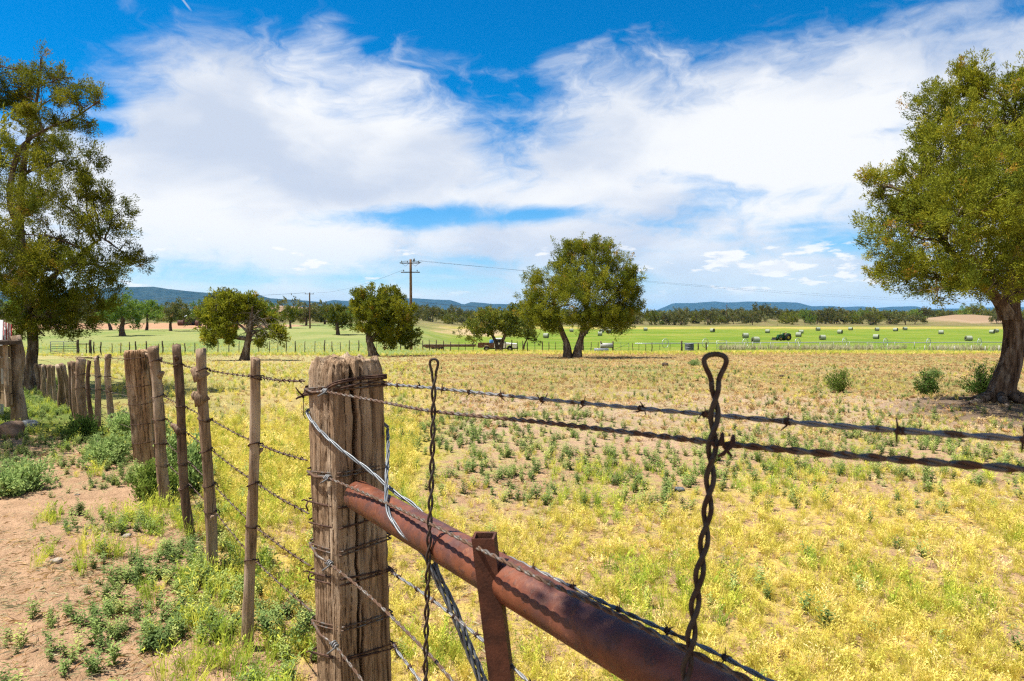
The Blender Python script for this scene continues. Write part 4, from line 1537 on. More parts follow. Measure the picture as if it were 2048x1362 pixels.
def tree(name, base, lobes, trunks, label, cat, group=None, seed=1, clumps=600, per=50, klen=.07, kwid=.02, csize=(.12, .24), leaf='juniper', bark='bark',
         drymix=.06, twigs=60, dead=0, shell=.55, trunk_n=18, flute=.14, spread=.30, mesh_only=False, tuftlobes=(), core=0.0):
    """lobes and trunks in coordinates relative to base. trunks: list of (points, radii)"""
    r = np.random.default_rng(seed)
    rr = random.Random(seed)
    c, ax, idx, tt_ = lobe_points(r, lobes, clumps, shell)
    size = r.uniform(csize[0], csize[1], len(c))
    tint = np.clip(r.normal(.42, .12, len(c)) + tt_ + (np.array([lobes[i][2] if len(lobes[i]) > 2 else 0 for i in idx])), 0, .84)
    tint = np.where(r.random(len(c)) < drymix, r.uniform(.86, 1, len(c)), tint)
    v, f, t = kites(r, c, ax, size, tint, per, klen, kwid, spread)
    crown = np_mesh('crown', v, f, M[leaf], False, {'tint': ('FLOAT', t)})
    mb = MB()
    ends = []
    for pts, rad in trunks:
        pts = smooth_path(pts, 5) if len(pts) > 2 else [Vector(pts[0]).lerp(Vector(pts[1]), k / 6) for k in range(7)]
        rads = np.interp(np.linspace(0, 1, len(pts)), np.linspace(0, 1, len(rad)), rad)
        # fluted bark
        n = trunk_n
        vs, fs = [], []
        ph = rr.uniform(0, 6)
        for i, p in enumerate(pts):
            tt = i / (len(pts) - 1)
            flare = 1 + flute * 1.8 * max(0, 1 - tt * 7) ** 2
            for k in range(n):
                a = 2 * math.pi * k / n
                q_ = 1 + flute * (math.sin(3 * a + ph + tt * 2) * .5 + math.sin(5 * a - ph + tt * 3) * .35 + math.sin(9 * a + 2 * ph + tt * 1.5) * .3) * (1.3 - .6 * tt) + rr.uniform(-.03, .03)
                q_ *= 1 + (flare - 1) * (1 + .5 * math.sin(4 * a + ph))
                vs.append(Vector(p) + Vector((math.cos(a), math.sin(a), 0)) * rads[i] * q_)
        for i in range(len(pts) - 1):
            for k in range(n):
                a, b_ = i * n + k, i * n + (k + 1) % n
                fs.append((a, b_, b_ + n, a + n))
        fs.append(tuple(range((len(pts) - 1) * n, len(pts) * n)))
        mb.add(vs, fs)
        ends.append((pts, rads))
    # limbs to each lobe
    for li, l in enumerate(lobes):
        lc_ = Vector(l[0])
        best = None
        for pts, rads in ends:
            for i in range(len(pts) // 3, len(pts)):
                p = Vector(pts[i])
                dd = (p - lc_).length + max(0, p.z - lc_.z + .2) * 1.5
                if best is None or dd < best[0]:
                    best = (dd, p, rads[i])
        lp = limb(mb, best[1], lc_, min(best[2] * .62, .05 + .05 * max(l[1])), .02 * max(.6, max(l[1])), rr, 7)
        tw = np.where(idx == li)[0]
        rr.shuffle(list(tw))
        for j in tw[:max(2, twigs // len(lobes))]:
            s_ = Vector(lp[rr.randint(3, len(lp) - 1)])
            limb(mb, s_, c[j], .011 * max(.7, max(l[1])), .004, rr, 4, 4, .1)
    dmb = MB()
    for k in range(dead):
        j = rr.randrange(len(c))
        l = lobes[idx[j]]
        s_ = Vector(l[0]).lerp(Vector(c[j]), .3)
        e_ = Vector(l[0]).lerp(Vector(c[j]), rr.uniform(.9, 1.08))
        lp = limb(dmb, s_, e_, .013, .005, rr, 5, 6, .15)
        for w_ in range(3):
            a = Vector(lp[rr.randint(2, 5)])
            limb(dmb, a, a + Vector((rr.uniform(-.3, .3), rr.uniform(-.3, .3), rr.uniform(-.15, .3))), .006, .003, rr, 4, 3, .1)
    root = empty(name, base)
    tr = mb.build('trunk', M[bark], root, (0, 0, 0))
    obj('crown', crown, root)
    if dead:
        dmb.build('dead_branches', M['deadwood'], root, (0, 0, 0))['kind'] = 'stuff'
    tag(root, label, cat, group)
    return root


def rel(px, py, d, base, doff=0.0):
    """position relative to a base, from a pixel at the tree's distance"""
    p = P(px, py, d + doff)
    return p - Vector(base)


def lobes_px(spec, d, base):
    out = []
    for s in spec:
        px_, py_, rx, ry, off = s[:5]
        k = (d + off) / F
        out.append((tuple(rel(px_, py_, d, base, off)), (rx * k, (rx + ry) / 2 * k, ry * k), s[5] if len(s) > 5 else 0.0))
    return out


# right-hand juniper with the thick fluted trunk
d = 11.7
b0 = Vector((pxg(2012, d), d, tz(pxg(2012, d), d) - .03))
sp = [(1840, 390, 100, 70, 0, .05), (1800, 470, 65, 85, .3), (1870, 540, 100, 48, -.4), (1810, 550, 52, 40, .2, .05), (1940, 300, 100, 85, -.3, .05), (1900, 450, 110, 90, -1.1), (1985, 420, 110, 110, -1.3), (2000, 240, 60, 70, 0, .05), (1880, 240, 45, 60, .4),
      (1918, 170, 26, 45, .3, .1), (1948, 165, 22, 46, .1, .1), (2028, 180, 34, 60, .2), (2080, 330, 120, 130, 0), (2120, 480, 120, 110, -.5), (2000, 540, 110, 45, -1.4), (1950, 560, 85, 38, .9), (2060, 560, 90, 40, .8), (2150, 250, 80, 100, .4), (1960, 400, 150, 120, 1.3), (2090, 420, 140, 120, 1.5), (1860, 320, 60, 50, .2), (1768, 370, 36, 26, 0, .08), (1790, 430, 40, 40, 0)]
lob = [(l[0], tuple(v * .93 for v in l[1]), l[2]) for l in lobes_px(sp, d, b0)]
tr_pts = [Vector((-.12, 0, -.05)), Vector((-.06, 0, .25)), rel(2020, 720, d, b0), rel(2026, 660, d, b0), rel(2018, 610, d, b0), rel(2030, 540, d, b0), rel(2050, 430, d, b0), rel(2050, 330, d, b0), rel(2030, 230, d, b0)]
tr2 = [rel(2020, 640, d, b0), rel(1998, 600, d, b0, -.1), rel(1960, 560, d, b0, -.25), rel(1900, 500, d, b0, -.3), rel(1850, 420, d, b0, -.2)]
tr3 = [rel(2026, 600, d, b0), rel(2060, 540, d, b0, -.1), rel(2110, 470, d, b0, -.2), rel(2130, 400, d, b0, -.2)]
rt_ = tree('juniper_tree', b0, lob, [(tr_pts, [.235, .19, .155, .145, .14, .115, .09, .07, .04]), (tr2, [.13, .10, .085, .06, .04]), (tr3, [.12, .09, .07, .05])],
           'large yellow-green juniper with thick fluted trunk at the right of the field', 'tree', None, 11, 4200, 72, .054, .014, (.11, .22), twigs=240, dead=46, drymix=.035, trunk_n=36, flute=.16, shell=.6)
# surface roots of that trunk
mb = MB()
for (a, ln, r0) in ((3.3, 1.25, .065), (2.8, .7, .05), (3.9, .95, .055), (4.6, .6, .05), (5.4, .7, .055), (.2, .8, .05), (1.4, .7, .05)):
    pts = []
    for k in range(8):
        t = k / 7
        x, y = b0.x + math.cos(a + .25 * math.sin(t * 3)) * (.22 + ln * t), b0.y + math.sin(a + .25 * math.sin(t * 3)) * (.22 + ln * t)
        pts.append((x, y, tz(x, y) + .13 * (1 - t) ** 2.2 - .02 - .03 * t))
    mb.tube(pts, [r0 * (1 - k / 7) + .02 for k in range(8)], 9, jit=.1)
mb.build('roots', M['bark'], rt_, b0)

# left-hand juniper, open crown with dead wood
d = 15.0
b0 = Vector((pxg(62, d), d, tz(pxg(62, d), d) - .03))
sp = [(80, 125, 20, 36, 0), (78, 165, 34, 34, 0), (60, 195, 44, 34, .2), (100, 200, 34, 30, -.2), (146, 155, 18, 30, -.1), (146, 195, 34, 28, -.1), (165, 212, 42, 24, -.2), (200, 205, 22, 20, -.2), (110, 280, 60, 40, .3), (30, 290, 60, 45, .3), (150, 255, 52, 32, -.3), (180, 245, 30, 22, -.3), (15, 170, 28, 40, .3), (20, 235, 38, 30, .2), (75, 235, 36, 30, -.4, .05), (-40, 220, 60, 60, 0), (60, 330, 60, 40, -.6), (135, 320, 50, 38, -.7), (175, 350, 32, 30, -.5),
      (110, 390, 75, 45, -1.0, .1), (185, 400, 45, 38, -.7), (225, 420, 30, 35, -.6), (40, 420, 80, 55, -1.0), (90, 470, 95, 55, -1.3, .06), (190, 470, 60, 50, -.9), (240, 500, 38, 30, -.6), (265, 530, 20, 22, -.5), (215, 540, 45, 38, -.6), (40, 520, 90, 50, -1.3), (130, 545, 90, 50, -1.2), (190, 590, 50, 40, -.6), (70, 600, 85, 45, -.9), (20, 570, 70, 55, -.8), (120, 625, 65, 34, -.4), (170, 628, 45, 28, -.2), (30, 640, 60, 32, -.2), (100, 660, 30, 16, 0), (-60, 380, 100, 110, 0), (-70, 540, 100, 90, 0), (-30, 130, 40, 50, .2), (35, 675, 34, 20, -.1), (90, 672, 34, 18, -.3), (130, 660, 26, 20, .1), (150, 655, 40, 22, .3), (60, 430, 120, 120, .9), (120, 540, 120, 80, .9), (30, 560, 120, 80, 1.1)]
lob = [(l[0], tuple(v * .9 for v in l[1]), l[2]) for l in lobes_px(sp, d, b0)]
t1 = [Vector((0, 0, -.05)), rel(62, 730, d, b0), rel(66, 690, d, b0), rel(62, 640, d, b0), rel(50, 560, d, b0), rel(40, 450, d, b0), rel(45, 350, d, b0), rel(60, 260, d, b0), rel(75, 190, d, b0), rel(82, 120, d, b0)]
t2 = [rel(45, 470, d, b0), rel(20, 400, d, b0, -.2), rel(40, 300, d, b0, -.3), rel(100, 255, d, b0, -.35), rel(150, 235, d, b0, -.3), rel(200, 200, d, b0, -.25)]
t3 = [rel(60, 630, d, b0), rel(100, 560, d, b0, -.3), rel(150, 520, d, b0, -.5), rel(200, 480, d, b0, -.6), rel(240, 500, d, b0, -.6)]
t4 = [rel(48, 520, d, b0), rel(0, 470, d, b0, -.2), rel(-60, 400, d, b0), rel(-80, 300, d, b0)]
tree('juniper_tree', b0, lob, [(t1, [.16, .115, .10, .095, .085, .075, .062, .045, .028, .015]), (t2, [.075, .06, .05, .04, .03, .015]), (t3, [.09, .07, .05, .035, .02]), (t4, [.1, .08, .06, .03])],
     'tall open juniper with bare grey twigs at the left, above the stay fence', 'tree', None, 23, 2600, 76, .06, .0155, (.13, .28), twigs=340, dead=80, drymix=.02, trunk_n=20, flute=.13, shell=.62)

# two junipers beside the camera: their shade falls on the path and on the near wires
b0 = Vector((-8.9, 8.2, tz(-8.9, 8.2) - .03))
lob = [((0, 0, 3.2), (1.9, 1.7, 1.2)), ((1.1, -.2, 2.5), (1.2, 1.2, .8)), ((-.8, .4, 2.6), (1.4, 1.4, .9)), ((.9, .7, 3.4), (1.2, 1.1, .9)), ((.2, -.9, 2.8), (1.3, 1.0, .9)), ((0, 0, 4.4), (1.1, 1.1, .8))]
tree('juniper_tree', b0, lob, [([Vector((0, 0, -.05)), Vector((.1, 0, 1.0)), Vector((0, .1, 2.4)), Vector((.05, 0, 4.0))], [.3, .22, .16, .07])], 'juniper beyond the left edge that shades the dirt path', 'tree', None, 27, 700, 40, .09, .026, (.14, .28), twigs=60)
b0 = Vector((-2.7, -1.7, tz(-2.7, -1.7) - .03))
lob = [((1.98, 2.70, 3.5), (.36, .34, .3)), ((1.98, 2.70, 3.5), (.36, .34, .3)), ((2.14, 2.50, 3.5), (.45, .42, .3)), ((2.14, 2.50, 3.5), (.45, .42, .3)), ((2.30, 2.25, 3.5), (.5, .45, .35)), ((2.30, 2.25, 3.5), (.5, .45, .35)), ((2.5, 1.8, 3.5), (.7, .6, .4)), ((.6, 1.0, 3.6), (1.0, .9, .6)), ((-.3, -.2, 3.8), (1.5, 1.3, 1.0)), ((-.2, 0, 5.0), (1.0, 1.0, .9)), ((.9, -.8, 3.2), (1.2, 1.1, .8)), ((-1.3, .4, 3.0), (1.0, 1.0, .8))]
tree('juniper_tree', b0, lob, [([Vector((0, 0, -.05)), Vector((.05, 0, 1.0)), Vector((.1, .1, 2.4)), Vector((0, 0, 4.6))], [.26, .2, .15, .06]), ([Vector((.1, .1, 2.3)), Vector((.8, .9, 3.2)), Vector((1.6, 1.9, 3.55)), Vector((2.3, 2.6, 3.55))], [.11, .08, .06, .03])], 'juniper behind the camera overhanging the near end of the wires', 'tree', None, 29, 1100, 44, .085, .028, (.12, .26), twigs=70)

# middle juniper with forked trunk
d = 35.0
b0 = Vector((pxg(1145, d), d, tz(pxg(1145, d), d) - .03))
sp = [(1190, 520, 50, 34, 0, .05), (1140, 525, 38, 34, .3), (1225, 535, 34, 34, .2), (1110, 560, 42, 36, -.3, .05), (1170, 570, 60, 45, -1.2, .05), (1235, 575, 40, 40, -.3), (1078, 570, 26, 26, .2), (1080, 605, 32, 34, -.4), (1062, 628, 22, 24, 0, .05), (1090, 638, 40, 30, -.6), (1140, 610, 58, 42, -1.6), (1200, 620, 50, 44, -1.3), (1250, 610, 30, 34, 0), (1240, 645, 36, 24, -.3), (1195, 642, 46, 22, -.8), (1118, 652, 34, 20, -.8), (1265, 560, 16, 16, 0), (1258, 585, 20, 18, .2), (1205, 498, 22, 15, .2), (1160, 590, 74, 60, 1.5), (1225, 634, 46, 32, .8), (1065, 600, 20, 20, .2), (1152, 500, 24, 16, .1), (1180, 492, 20, 12, 0)]
lob = [(l[0], tuple(v * .86 for v in l[1]), l[2]) for l in lobes_px(sp, d, b0)]
ta = [Vector((-.25, 0, -.05)), rel(1134, 690, d, b0), rel(1124, 665, d, b0), rel(1110, 620, d, b0), rel(1105, 570, d, b0)]
tb = [Vector((.2, 0, -.05)), rel(1157, 690, d, b0), rel(1164, 668, d, b0), rel(1172, 620, d, b0), rel(1180, 560, d, b0), rel(1190, 515, d, b0)]
tcx = [rel(1164, 672, d, b0), rel(1178, 655, d, b0), rel(1210, 610, d, b0), rel(1240, 575, d, b0)]
tree('juniper_tree', b0, lob, [(ta, [.25, .16, .14, .10, .06]), (tb, [.25, .16, .14, .10, .07, .05]), (tcx, [.13, .11, .08, .05])],
     'round juniper with a forked trunk alone in the middle of the field', 'tree', None, 31, 2500, 50, .11, .031, (.22, .42), twigs=130, dead=26, drymix=.04, trunk_n=16, shell=.6)

# spreading junipers standing before the far fence
d = 45.0
b0 = Vector((pxg(748, d), d, tz(pxg(748, d), d) - .03))
sp = [(750, 600, 34, 26, 0, .05), (730, 615, 24, 26, -.3), (785, 600, 22, 20, .2), (770, 625, 40, 32, -.8), (800, 635, 36, 32, -.5, .05), (820, 655, 22, 32, 0), (790, 665, 40, 26, -.6), (735, 645, 26, 26, -.2), (760, 650, 40, 36, 1.0), (720, 600, 16, 16, 0), (825, 680, 16, 14, 0), (780, 685, 24, 12, 0)]
ta = [Vector((.05, 0, -.05)), rel(742, 690, d, b0), rel(738, 672, d, b0), rel(745, 640, d, b0), rel(752, 605, d, b0)]
tb = [rel(741, 684, d, b0), rel(752, 668, d, b0), rel(772, 650, d, b0), rel(800, 640, d, b0)]
tree('juniper_tree', b0, [(l[0], tuple(v * .9 for v in l[1]), l[2]) for l in lobes_px(sp, d, b0)], [(ta, [.34, .24, .18, .13, .06]), (tb, [.2, .16, .1, .05])], 'bushy juniper with a pale leaning trunk in front of the utility pole', 'tree', None, 41, 1050, 30, .20, .06, (.2, .4), twigs=60, dead=18, drymix=.04, trunk_n=12, flute=.2)
d = 36.0
b0 = Vector((pxg(486, d), d, tz(pxg(486, d), d) - .03))
sp = [(445, 625, 30, 24, 0, .05), (470, 612, 26, 18, 0), (425, 650, 26, 26, -.2), (440, 672, 34, 20, -.2), (500, 612, 20, 14, .2), (540, 645, 14, 12, .4), (558, 670, 16, 12, 0), (530, 683, 24, 8, -.2), (480, 640, 34, 24, .8), (420, 680, 18, 12, 0), (512, 625, 18, 14, .8)]
ta = [Vector((0, 0, -.05)), rel(494, 690, d, b0), rel(499, 665, d, b0), rel(502, 640, d, b0), rel(505, 612, d, b0)]
tb = [rel(497, 676, d, b0), rel(515, 662, d, b0), rel(540, 655, d, b0), rel(560, 662, d, b0)]
tcx = [rel(499, 668, d, b0), rel(480, 650, d, b0), rel(455, 635, d, b0), rel(435, 640, d, b0)]
t3_ = tree('juniper_tree', b0, lobes_px(sp, d, b0), [(ta, [.26, .17, .15, .09, .04]), (tb, [.1, .08, .06, .03]), (tcx, [.1, .08, .05, .03])], 'half-dead spreading juniper with bare grey boughs on its right side', 'tree', None, 43, 850, 28, .17, .05, (.16, .34), twigs=40, dead=74, drymix=.02, trunk_n=12)

rr = random.Random(9)
mb = MB()
for k in range(46):
    st_ = rel(*rr.choice(((500, 660), (503, 640), (515, 662), (535, 656), (502, 625))), d, b0)
    e_ = rel(rr.uniform(462, 568), rr.uniform(618, 690), d, b0, rr.uniform(-.9, .7))
    lp_ = limb(mb, st_, e_, .022, .006, rr, 5, 6, .18)
    for w_ in range(4):
        a = Vector(lp_[rr.randint(2, 6)])
        limb(mb, a, a + Vector((rr.uniform(-.35, .35), rr.uniform(-.35, .35), rr.uniform(-.35, .2))), .010, .004, rr, 4, 3, .1)
mb.build('dead_branches', M['deadwood'], t3_, (0, 0, 0))['kind'] = 'stuff'


def far_tree(name, px_, d, wpx, hpx, leaf, seed, label, cat='tree', group=None, trunk=.22, clumps=170, per=20, bark='bark_far', dead=0, basepx=None, dy=0.0, drymix=.05, low=.2):
    """tree given by its column, distance and size in pixels"""
    r = random.Random(seed)
    x = pxg(basepx if basepx else px_, d)
    b0_ = Vector((x, d, tz(x, d) - .05))
    k = d / F
    w, h = wpx * k, hpx * k
    off = pxg(px_, d) - x
    lobes = []
    nl = 7
    for j in range(nl):
        a = j / nl * 6.28 + r.uniform(-.4, .4)
        rr_ = r.uniform(.18, .34) * w
        zc = h * r.uniform(low + .22, .78)
        lobes.append(((off + math.cos(a) * w * .26, math.sin(a) * w * .26, zc), (rr_ * .95, rr_ * .95, h * r.uniform(.16, .24)), r.uniform(-.1, .12)))
    lobes.append(((off, 0, h * .72), (w * .32, w * .32, h * .26), .05))
    lobes.append(((off, 0, h * .5), (w * .36, w * .36, h * .26), -.05))
    tp = [Vector((0, 0, -.1)), Vector((off * .2 + r.uniform(-.03, .03) * w, 0, h * .2)), Vector((off * .6 + r.uniform(-.05, .05) * w, 0, h * .42)), Vector((off, 0, h * .7))]
    return tree(name, b0_, lobes, [(tp, [trunk * 1.4, trunk, trunk * .7, trunk * .25])], label, cat, group, seed, clumps, per, w * .055, w * .02, (w * .05, w * .10), leaf, bark, drymix, 16, dead, .6, 8, .12, .4)


FT = [('juniper_tree', 965, 88, 82, 92, 'juniper_far', 'rusty-tinged juniper hiding the bed of the parked pickup', .25, 996), ('juniper_tree', 1022, 86, 92, 94, 'juniper_far', 'dark juniper hanging over the cab of the white pickup', .25, 1000),
      ('juniper_tree', 1058, 92, 44, 66, 'juniper_far', 'small juniper between the pickup and the middle juniper', .12, 1046), ('juniper_tree', 676, 125, 72, 64, 'juniper_far', 'neat dome-shaped juniper beyond the far fence', .3, None),
      ('leafy_tree', 243, 120, 76, 80, 'cotton', 'bright green leafy tree with dark trunk on the far meadow', .42, 245), ('leafy_tree', 297, 150, 60, 58, 'cotton', 'small green tree by the orange dirt bank', .26, 293),
      ('leafy_tree', 346, 140, 62, 62, 'mesq', 'olive tree with straight trunk by the orange dirt', .26, 341), ('leafy_tree', 200, 150, 70, 60, 'mesq', 'dull brownish tree half hidden behind the bright green one', .3, 222),
      ('leafy_tree', 440, 118, 92, 90, 'mesq', 'olive tree rising behind the half-dead juniper', .3, None), ('leafy_tree', 398, 175, 52, 52, 'cotton', 'round bright green tree behind the small shed', .3, None),
      ('juniper_tree', 581, 165, 48, 46, 'juniper_far', 'dark small juniper left of the plain utility pole', .24, None), ('leafy_tree', 530, 190, 60, 44, 'cotton', 'green tree below the sandy bank', .3, None), ('leafy_tree', 612, 200, 60, 36, 'mesq', 'low dark tree behind the plain utility pole', .3, None),
      ('leafy_tree', 150, 170, 80, 62, 'mesq', 'shady tree beyond the meadow behind the left juniper', .3, None), ('leafy_tree', 60, 160, 90, 66, 'cotton', 'green tree at the meadow edge behind the left juniper trunk', .3, None), ('leafy_tree', -40, 150, 90, 70, 'mesq', 'tree at the meadow edge beyond the notice board', .3, None),
      ('leafy_tree', 650, 215, 50, 38, 'mesq', 'grey-green tree left of the dome-shaped juniper', .3, None), ('leafy_tree', 720, 230, 60, 40, 'cotton', 'green tree behind the bushy juniper', .3, None)]
for i, (nm, px_, d, w, h, leaf, lab, tk, bp) in enumerate(FT):
    far_tree(nm, px_, d, w, h, leaf, 100 + i, lab, trunk=tk, clumps=330 if d < 130 else 220, per=24, basepx=bp, drymix=.22 if 'rusty' in lab else .04, low=.1 if d < 130 else .15)

# trees along the far side of the fields: a few meshes copied many times
protos = []
for k, (leaf, w, h) in enumerate([('juniper_far', 50, 34), ('mesq', 60, 36), ('mesq', 52, 30), ('cotton', 46, 34), ('juniper_far', 44, 28)]):
    protos.append(far_tree('far_tree', 1400, 430, w, h, leaf, 300 + k, 'x', trunk=.3, clumps=210, per=16, low=-.16, drymix=.08))
used = set()
rr = random.Random(5)
ranks = {}
spots = []
for px_ in np.arange(838, 2150, 17.0):
    spots.append((px_ + rr.uniform(-7, 7), rr.uniform(405, 450), rr.uniform(.55, .85)))
for px_ in np.arange(820, 2180, 24.0):
    spots.append((px_ + rr.uniform(-9, 9), rr.uniform(480, 560), rr.uniform(.75, 1.1)))
for px_ in np.arange(-60, 820, 18.0):
    spots.append((px_ + rr.uniform(-8, 8), rr.uniform(260, 330), rr.uniform(.42, .64)))
for px_ in np.arange(-60, 820, 26.0):
    spots.append((px_ + rr.uniform(-9, 9), rr.uniform(380, 520), rr.uniform(.5, .75)))
for (px_, d, s) in spots:
    if 1845 < px_ < 1985 and d < 480 or 545 < px_ < 610 and d > 370 or 365 < px_ < 400 and d < 330:
        continue
    if 1520 < px_ < 1560 and d < 480:
        continue
    k = rr.choice((0, 1, 1, 2, 2, 3, 4, 4))
    src = protos[k]
    o = src if k not in used else copy_tree(src)
    used.add(k)
    x = pxg(px_, d)
    o.location = (x, d, tz(x, d) - (.1 if px_ > 820 else 1.3 * s))
    o.rotation_euler = (0, 0, rr.uniform(0, 6.28))
    o.scale = (s * rr.uniform(.85, 1.2), s * rr.uniform(.85, 1.2), s * rr.uniform(.8, 1.1))
    kind_ = ('dark juniper', 'olive scrub tree', 'olive scrub tree', 'fresh green tree', 'dark juniper')[k]
    where = 'in the tree line beyond the hay field' if px_ > 820 else 'in the tree line beyond the left meadow'
    ranks.setdefault((kind_, where), []).append((px_, o))
for (kind_, where), lst in ranks.items():
    for i, (px_, o) in enumerate(sorted(lst, key=lambda e_: e_[0])):
        tag(o, '%s %s, %s from the left' % (kind_, where, ORD[i]), 'tree', kind_ + 's ' + where)
for k, src in enumerate(protos):
    if k not in used:
        for ch in list(src.children):
            bpy.data.objects.remove(ch)
        bpy.data.objects.remove(src)

# far-off woodland that reads as one mass
r = np.random.default_rng(77)
n = 3800
pxs = r.uniform(-500, 2500, n)
ds = 580 + 2200 * r.random(n) ** 1.6
xs_ = (pxs - CX) / F * ds
zs_ = terr(xs_, ds)
c_ = np.stack([xs_, ds, zs_ + r.uniform(1.0, 4.5, n)], -1)
v, f, t = kites(r, c_, unit(r.normal(0, .3, (n, 3)) + np.array([0, 0, 1.])), r.uniform(2.0, 4.0, n), np.clip(r.normal(.35, .2, n), 0, .84), 16, 2.6, 1.5, .7)
tag(obj('woodland', np_mesh('woodland', v, f, M['mesq'], False, {'tint': ('FLOAT', t)})), 'distant scrub woodland stretching to the foot of the mesas', kind='stuff')

# ------------------------------------------------------------------ bushes near the right-hand tree
def bush(px_, py_, wpx, hpx, leaf, seed, label, clumps=150, per=22, d=None):
    d = d or F * 1.6 / (py_ - HZ)
    x = pxg(px_, d)
    b0_ = Vector((x, d, tz(x, d) - .02))
    k = d / F
    w, h = wpx * k, hpx * k
    r = np.random.default_rng(seed)
    rr_ = random.Random(seed)
    mb_ = MB()
    cs, axs = [], []
    for j in range(26):
        a = rr_.uniform(0, 6.28)
        q_ = rr_.uniform(.1, 1)
        e_ = Vector((math.cos(a) * w * .48 * q_, math.sin(a) * w * .48 * q_, h * rr_.uniform(.35, 1.12) * (1.08 - .5 * q_)))
        pts = limb(mb_, (rr_.uniform(-.04, .04) * w, rr_.uniform(-.04, .04) * w, -.02), e_, .008, .003, rr_, 4, 5, .08)
        for u in np.linspace(.25, 1, max(3, clumps // 26)):
            p_ = pts[min(5, int(u * 5))]
            cs.append(tuple(Vector(p_) + Vector((rr_.uniform(-1, 1), rr_.uniform(-1, 1), rr_.uniform(-1, 1))) * w * .06))
            axs.append(tuple((e_ + Vector((0, 0, h * .4))).normalized()))
    cs, axs = np.array(cs), unit(np.array(axs))
    v_, f_, t_ = kites(r, cs, axs, r.uniform(.05, .11, len(cs)), np.clip(r.normal(.45, .22, len(cs)), 0, 1), per, .04, .016, .5)
    root_ = empty('bush', b0_)
    mb_.build('stems', M['bark'], root_, (0, 0, 0))
    obj('foliage', np_mesh('foliage', v_, f_, M[leaf], False, {'tint': ('FLOAT', t_)}), root_)
    tag(root_, label, 'bush')


bush(1680, 782, 56, 52, 'limebush', 1, 'light green feathery bush alone in the brown field')
bush(1861, 790, 44, 52, 'bush', 2, 'narrow dark bush at the edge of the tree shade')
bush(1972, 794, 80, 78, 'bush', 3, 'wide dark bush behind the thick juniper trunk', 260)
bush(1868, 748, 40, 14, 'weedbush', 4, 'low pale scrub far behind the narrow dark bush', 80)
bush(1390, 715, 40, 10, 'weedbush', 6, 'low green scrub in the stubble behind the near wire stay', 80)
for k, (px_, py_, w, h, lf, lab) in enumerate([(240, 880, 70, 60, 'weedbush', 'leafy weed mass hugging the left of the big split post'), (300, 900, 60, 75, 'weedbush', 'leafy weed mass between the big split post and slim stay'), (385, 985, 60, 110, 'weedbush', 'tall leafy weed behind the dark crooked stay'), (345, 960, 50, 90, 'weedbush', 'tall leafy weed between slim stay and dark stay'),
                                              (210, 930, 110, 55, 'weedbush', 'broad weed clump at the path edge below the big post'), (300, 1000, 90, 60, 'limebush', 'yellow-green weed clump at the foot of the slim stay'), (165, 880, 70, 40, 'bush', 'shaded weed clump at the foot of the stout post'), (30, 985, 130, 60, 'weedbush', 'wide green weed clump at the left edge of the dirt path')]):
    bush(px_, py_, w, h, lf, 20 + k, lab, 260, 18)

# ------------------------------------------------------------------ notice board on the left
d = 9.9
kb = Vector((pxg(30, d), d, tz(pxg(30, d), d) - .05))
root = empty('notice_board', kb)
topz = zpx(672, d)
mb = MB()
mb.tube([(kb.x + .03 * math.sin(k), kb.y, kb.z + (topz - kb.z) * k / 10) for k in range(11)], [.115, .108, .10, .097, .095, .094, .09, .09, .088, .085, .08], 12, jit=.05)
mb.build('post', M['stay'], root, kb)
fx1 = Vector((pxg(21, 9.72), 9.72, 0))
fx0 = fx1 + Vector((-1.25, .80, 0))
mb = MB()
mb.tube([(fx0.x + .2 + .02 * math.sin(k), fx0.y + .12, kb.z + (topz - kb.z) * k / 10) for k in range(11)], [.115] * 11, 12, jit=.05)
mb.build('post', M['stay'], root, kb)
ub = (fx1 - fx0).normalized()
nb = Vector((ub.y, -ub.x, 0))
zt_, zb_ = zpx(690, d), zpx(808, d)


def bboard(z0, z1, o0, o1, th_, name, m_, u0=0.0, u1=1.0):
    a, b_ = fx0.lerp(fx1, u0), fx0.lerp(fx1, u1)
    mb_ = MB()
    vs_ = []
    for z in (z0, z1):
        for p, q_ in ((a, o0), (b_, o0), (b_, o1), (a, o1)):
            vs_.append((p.x + nb.x * q_, p.y + nb.y * q_, z + random.uniform(-.004, .004)))
    mb_.add(vs_, [(3, 2, 1, 0), (4, 5, 6, 7), (0, 1, 5, 4), (1, 2, 6, 5), (2, 3, 7, 6), (3, 0, 4, 7)])
    return mb_.build(name, m_, root, kb, False)


hh = (zt_ - zb_) / 5
for k in range(5):
    bboard(zb_ + hh * k + .004, zb_ + hh * (k + 1) - .004, .0 + .003 * (k % 2), .032 + .003 * (k % 2), 0, 'plank', M['board'])
bboard(zb_ - .02, zt_ + .02, .037, .075, 0, 'trim', M['post'], .95, 1.0)
bboard(zb_ - .02, zt_ + .02, .037, .075, 0, 'trim', M['post'], .0, .05)
bboard(zt_ + .02, zt_ + .065, -.10, .20, 0, 'roof_board', M['farpost'], -.05, 1.06)
bboard(zb_ + .12, zb_ + .55, .040, .044, 0, 'notice', M['paper'], .60, .80)
bboard(zb_ + .30, zb_ + .52, .040, .044, 0, 'notice', M['paper'], .84, .93)
bboard(zt_ - .40, zt_ - .05, .040, .044, 0, 'notice', M['paper'], .2, .7)
bboard(zb_ + .05, zb_ + .40, .040, .044, 0, 'notice', M['paper'], .2, .5)
tag(root, 'wooden notice board on posts at the left edge', 'notice board')
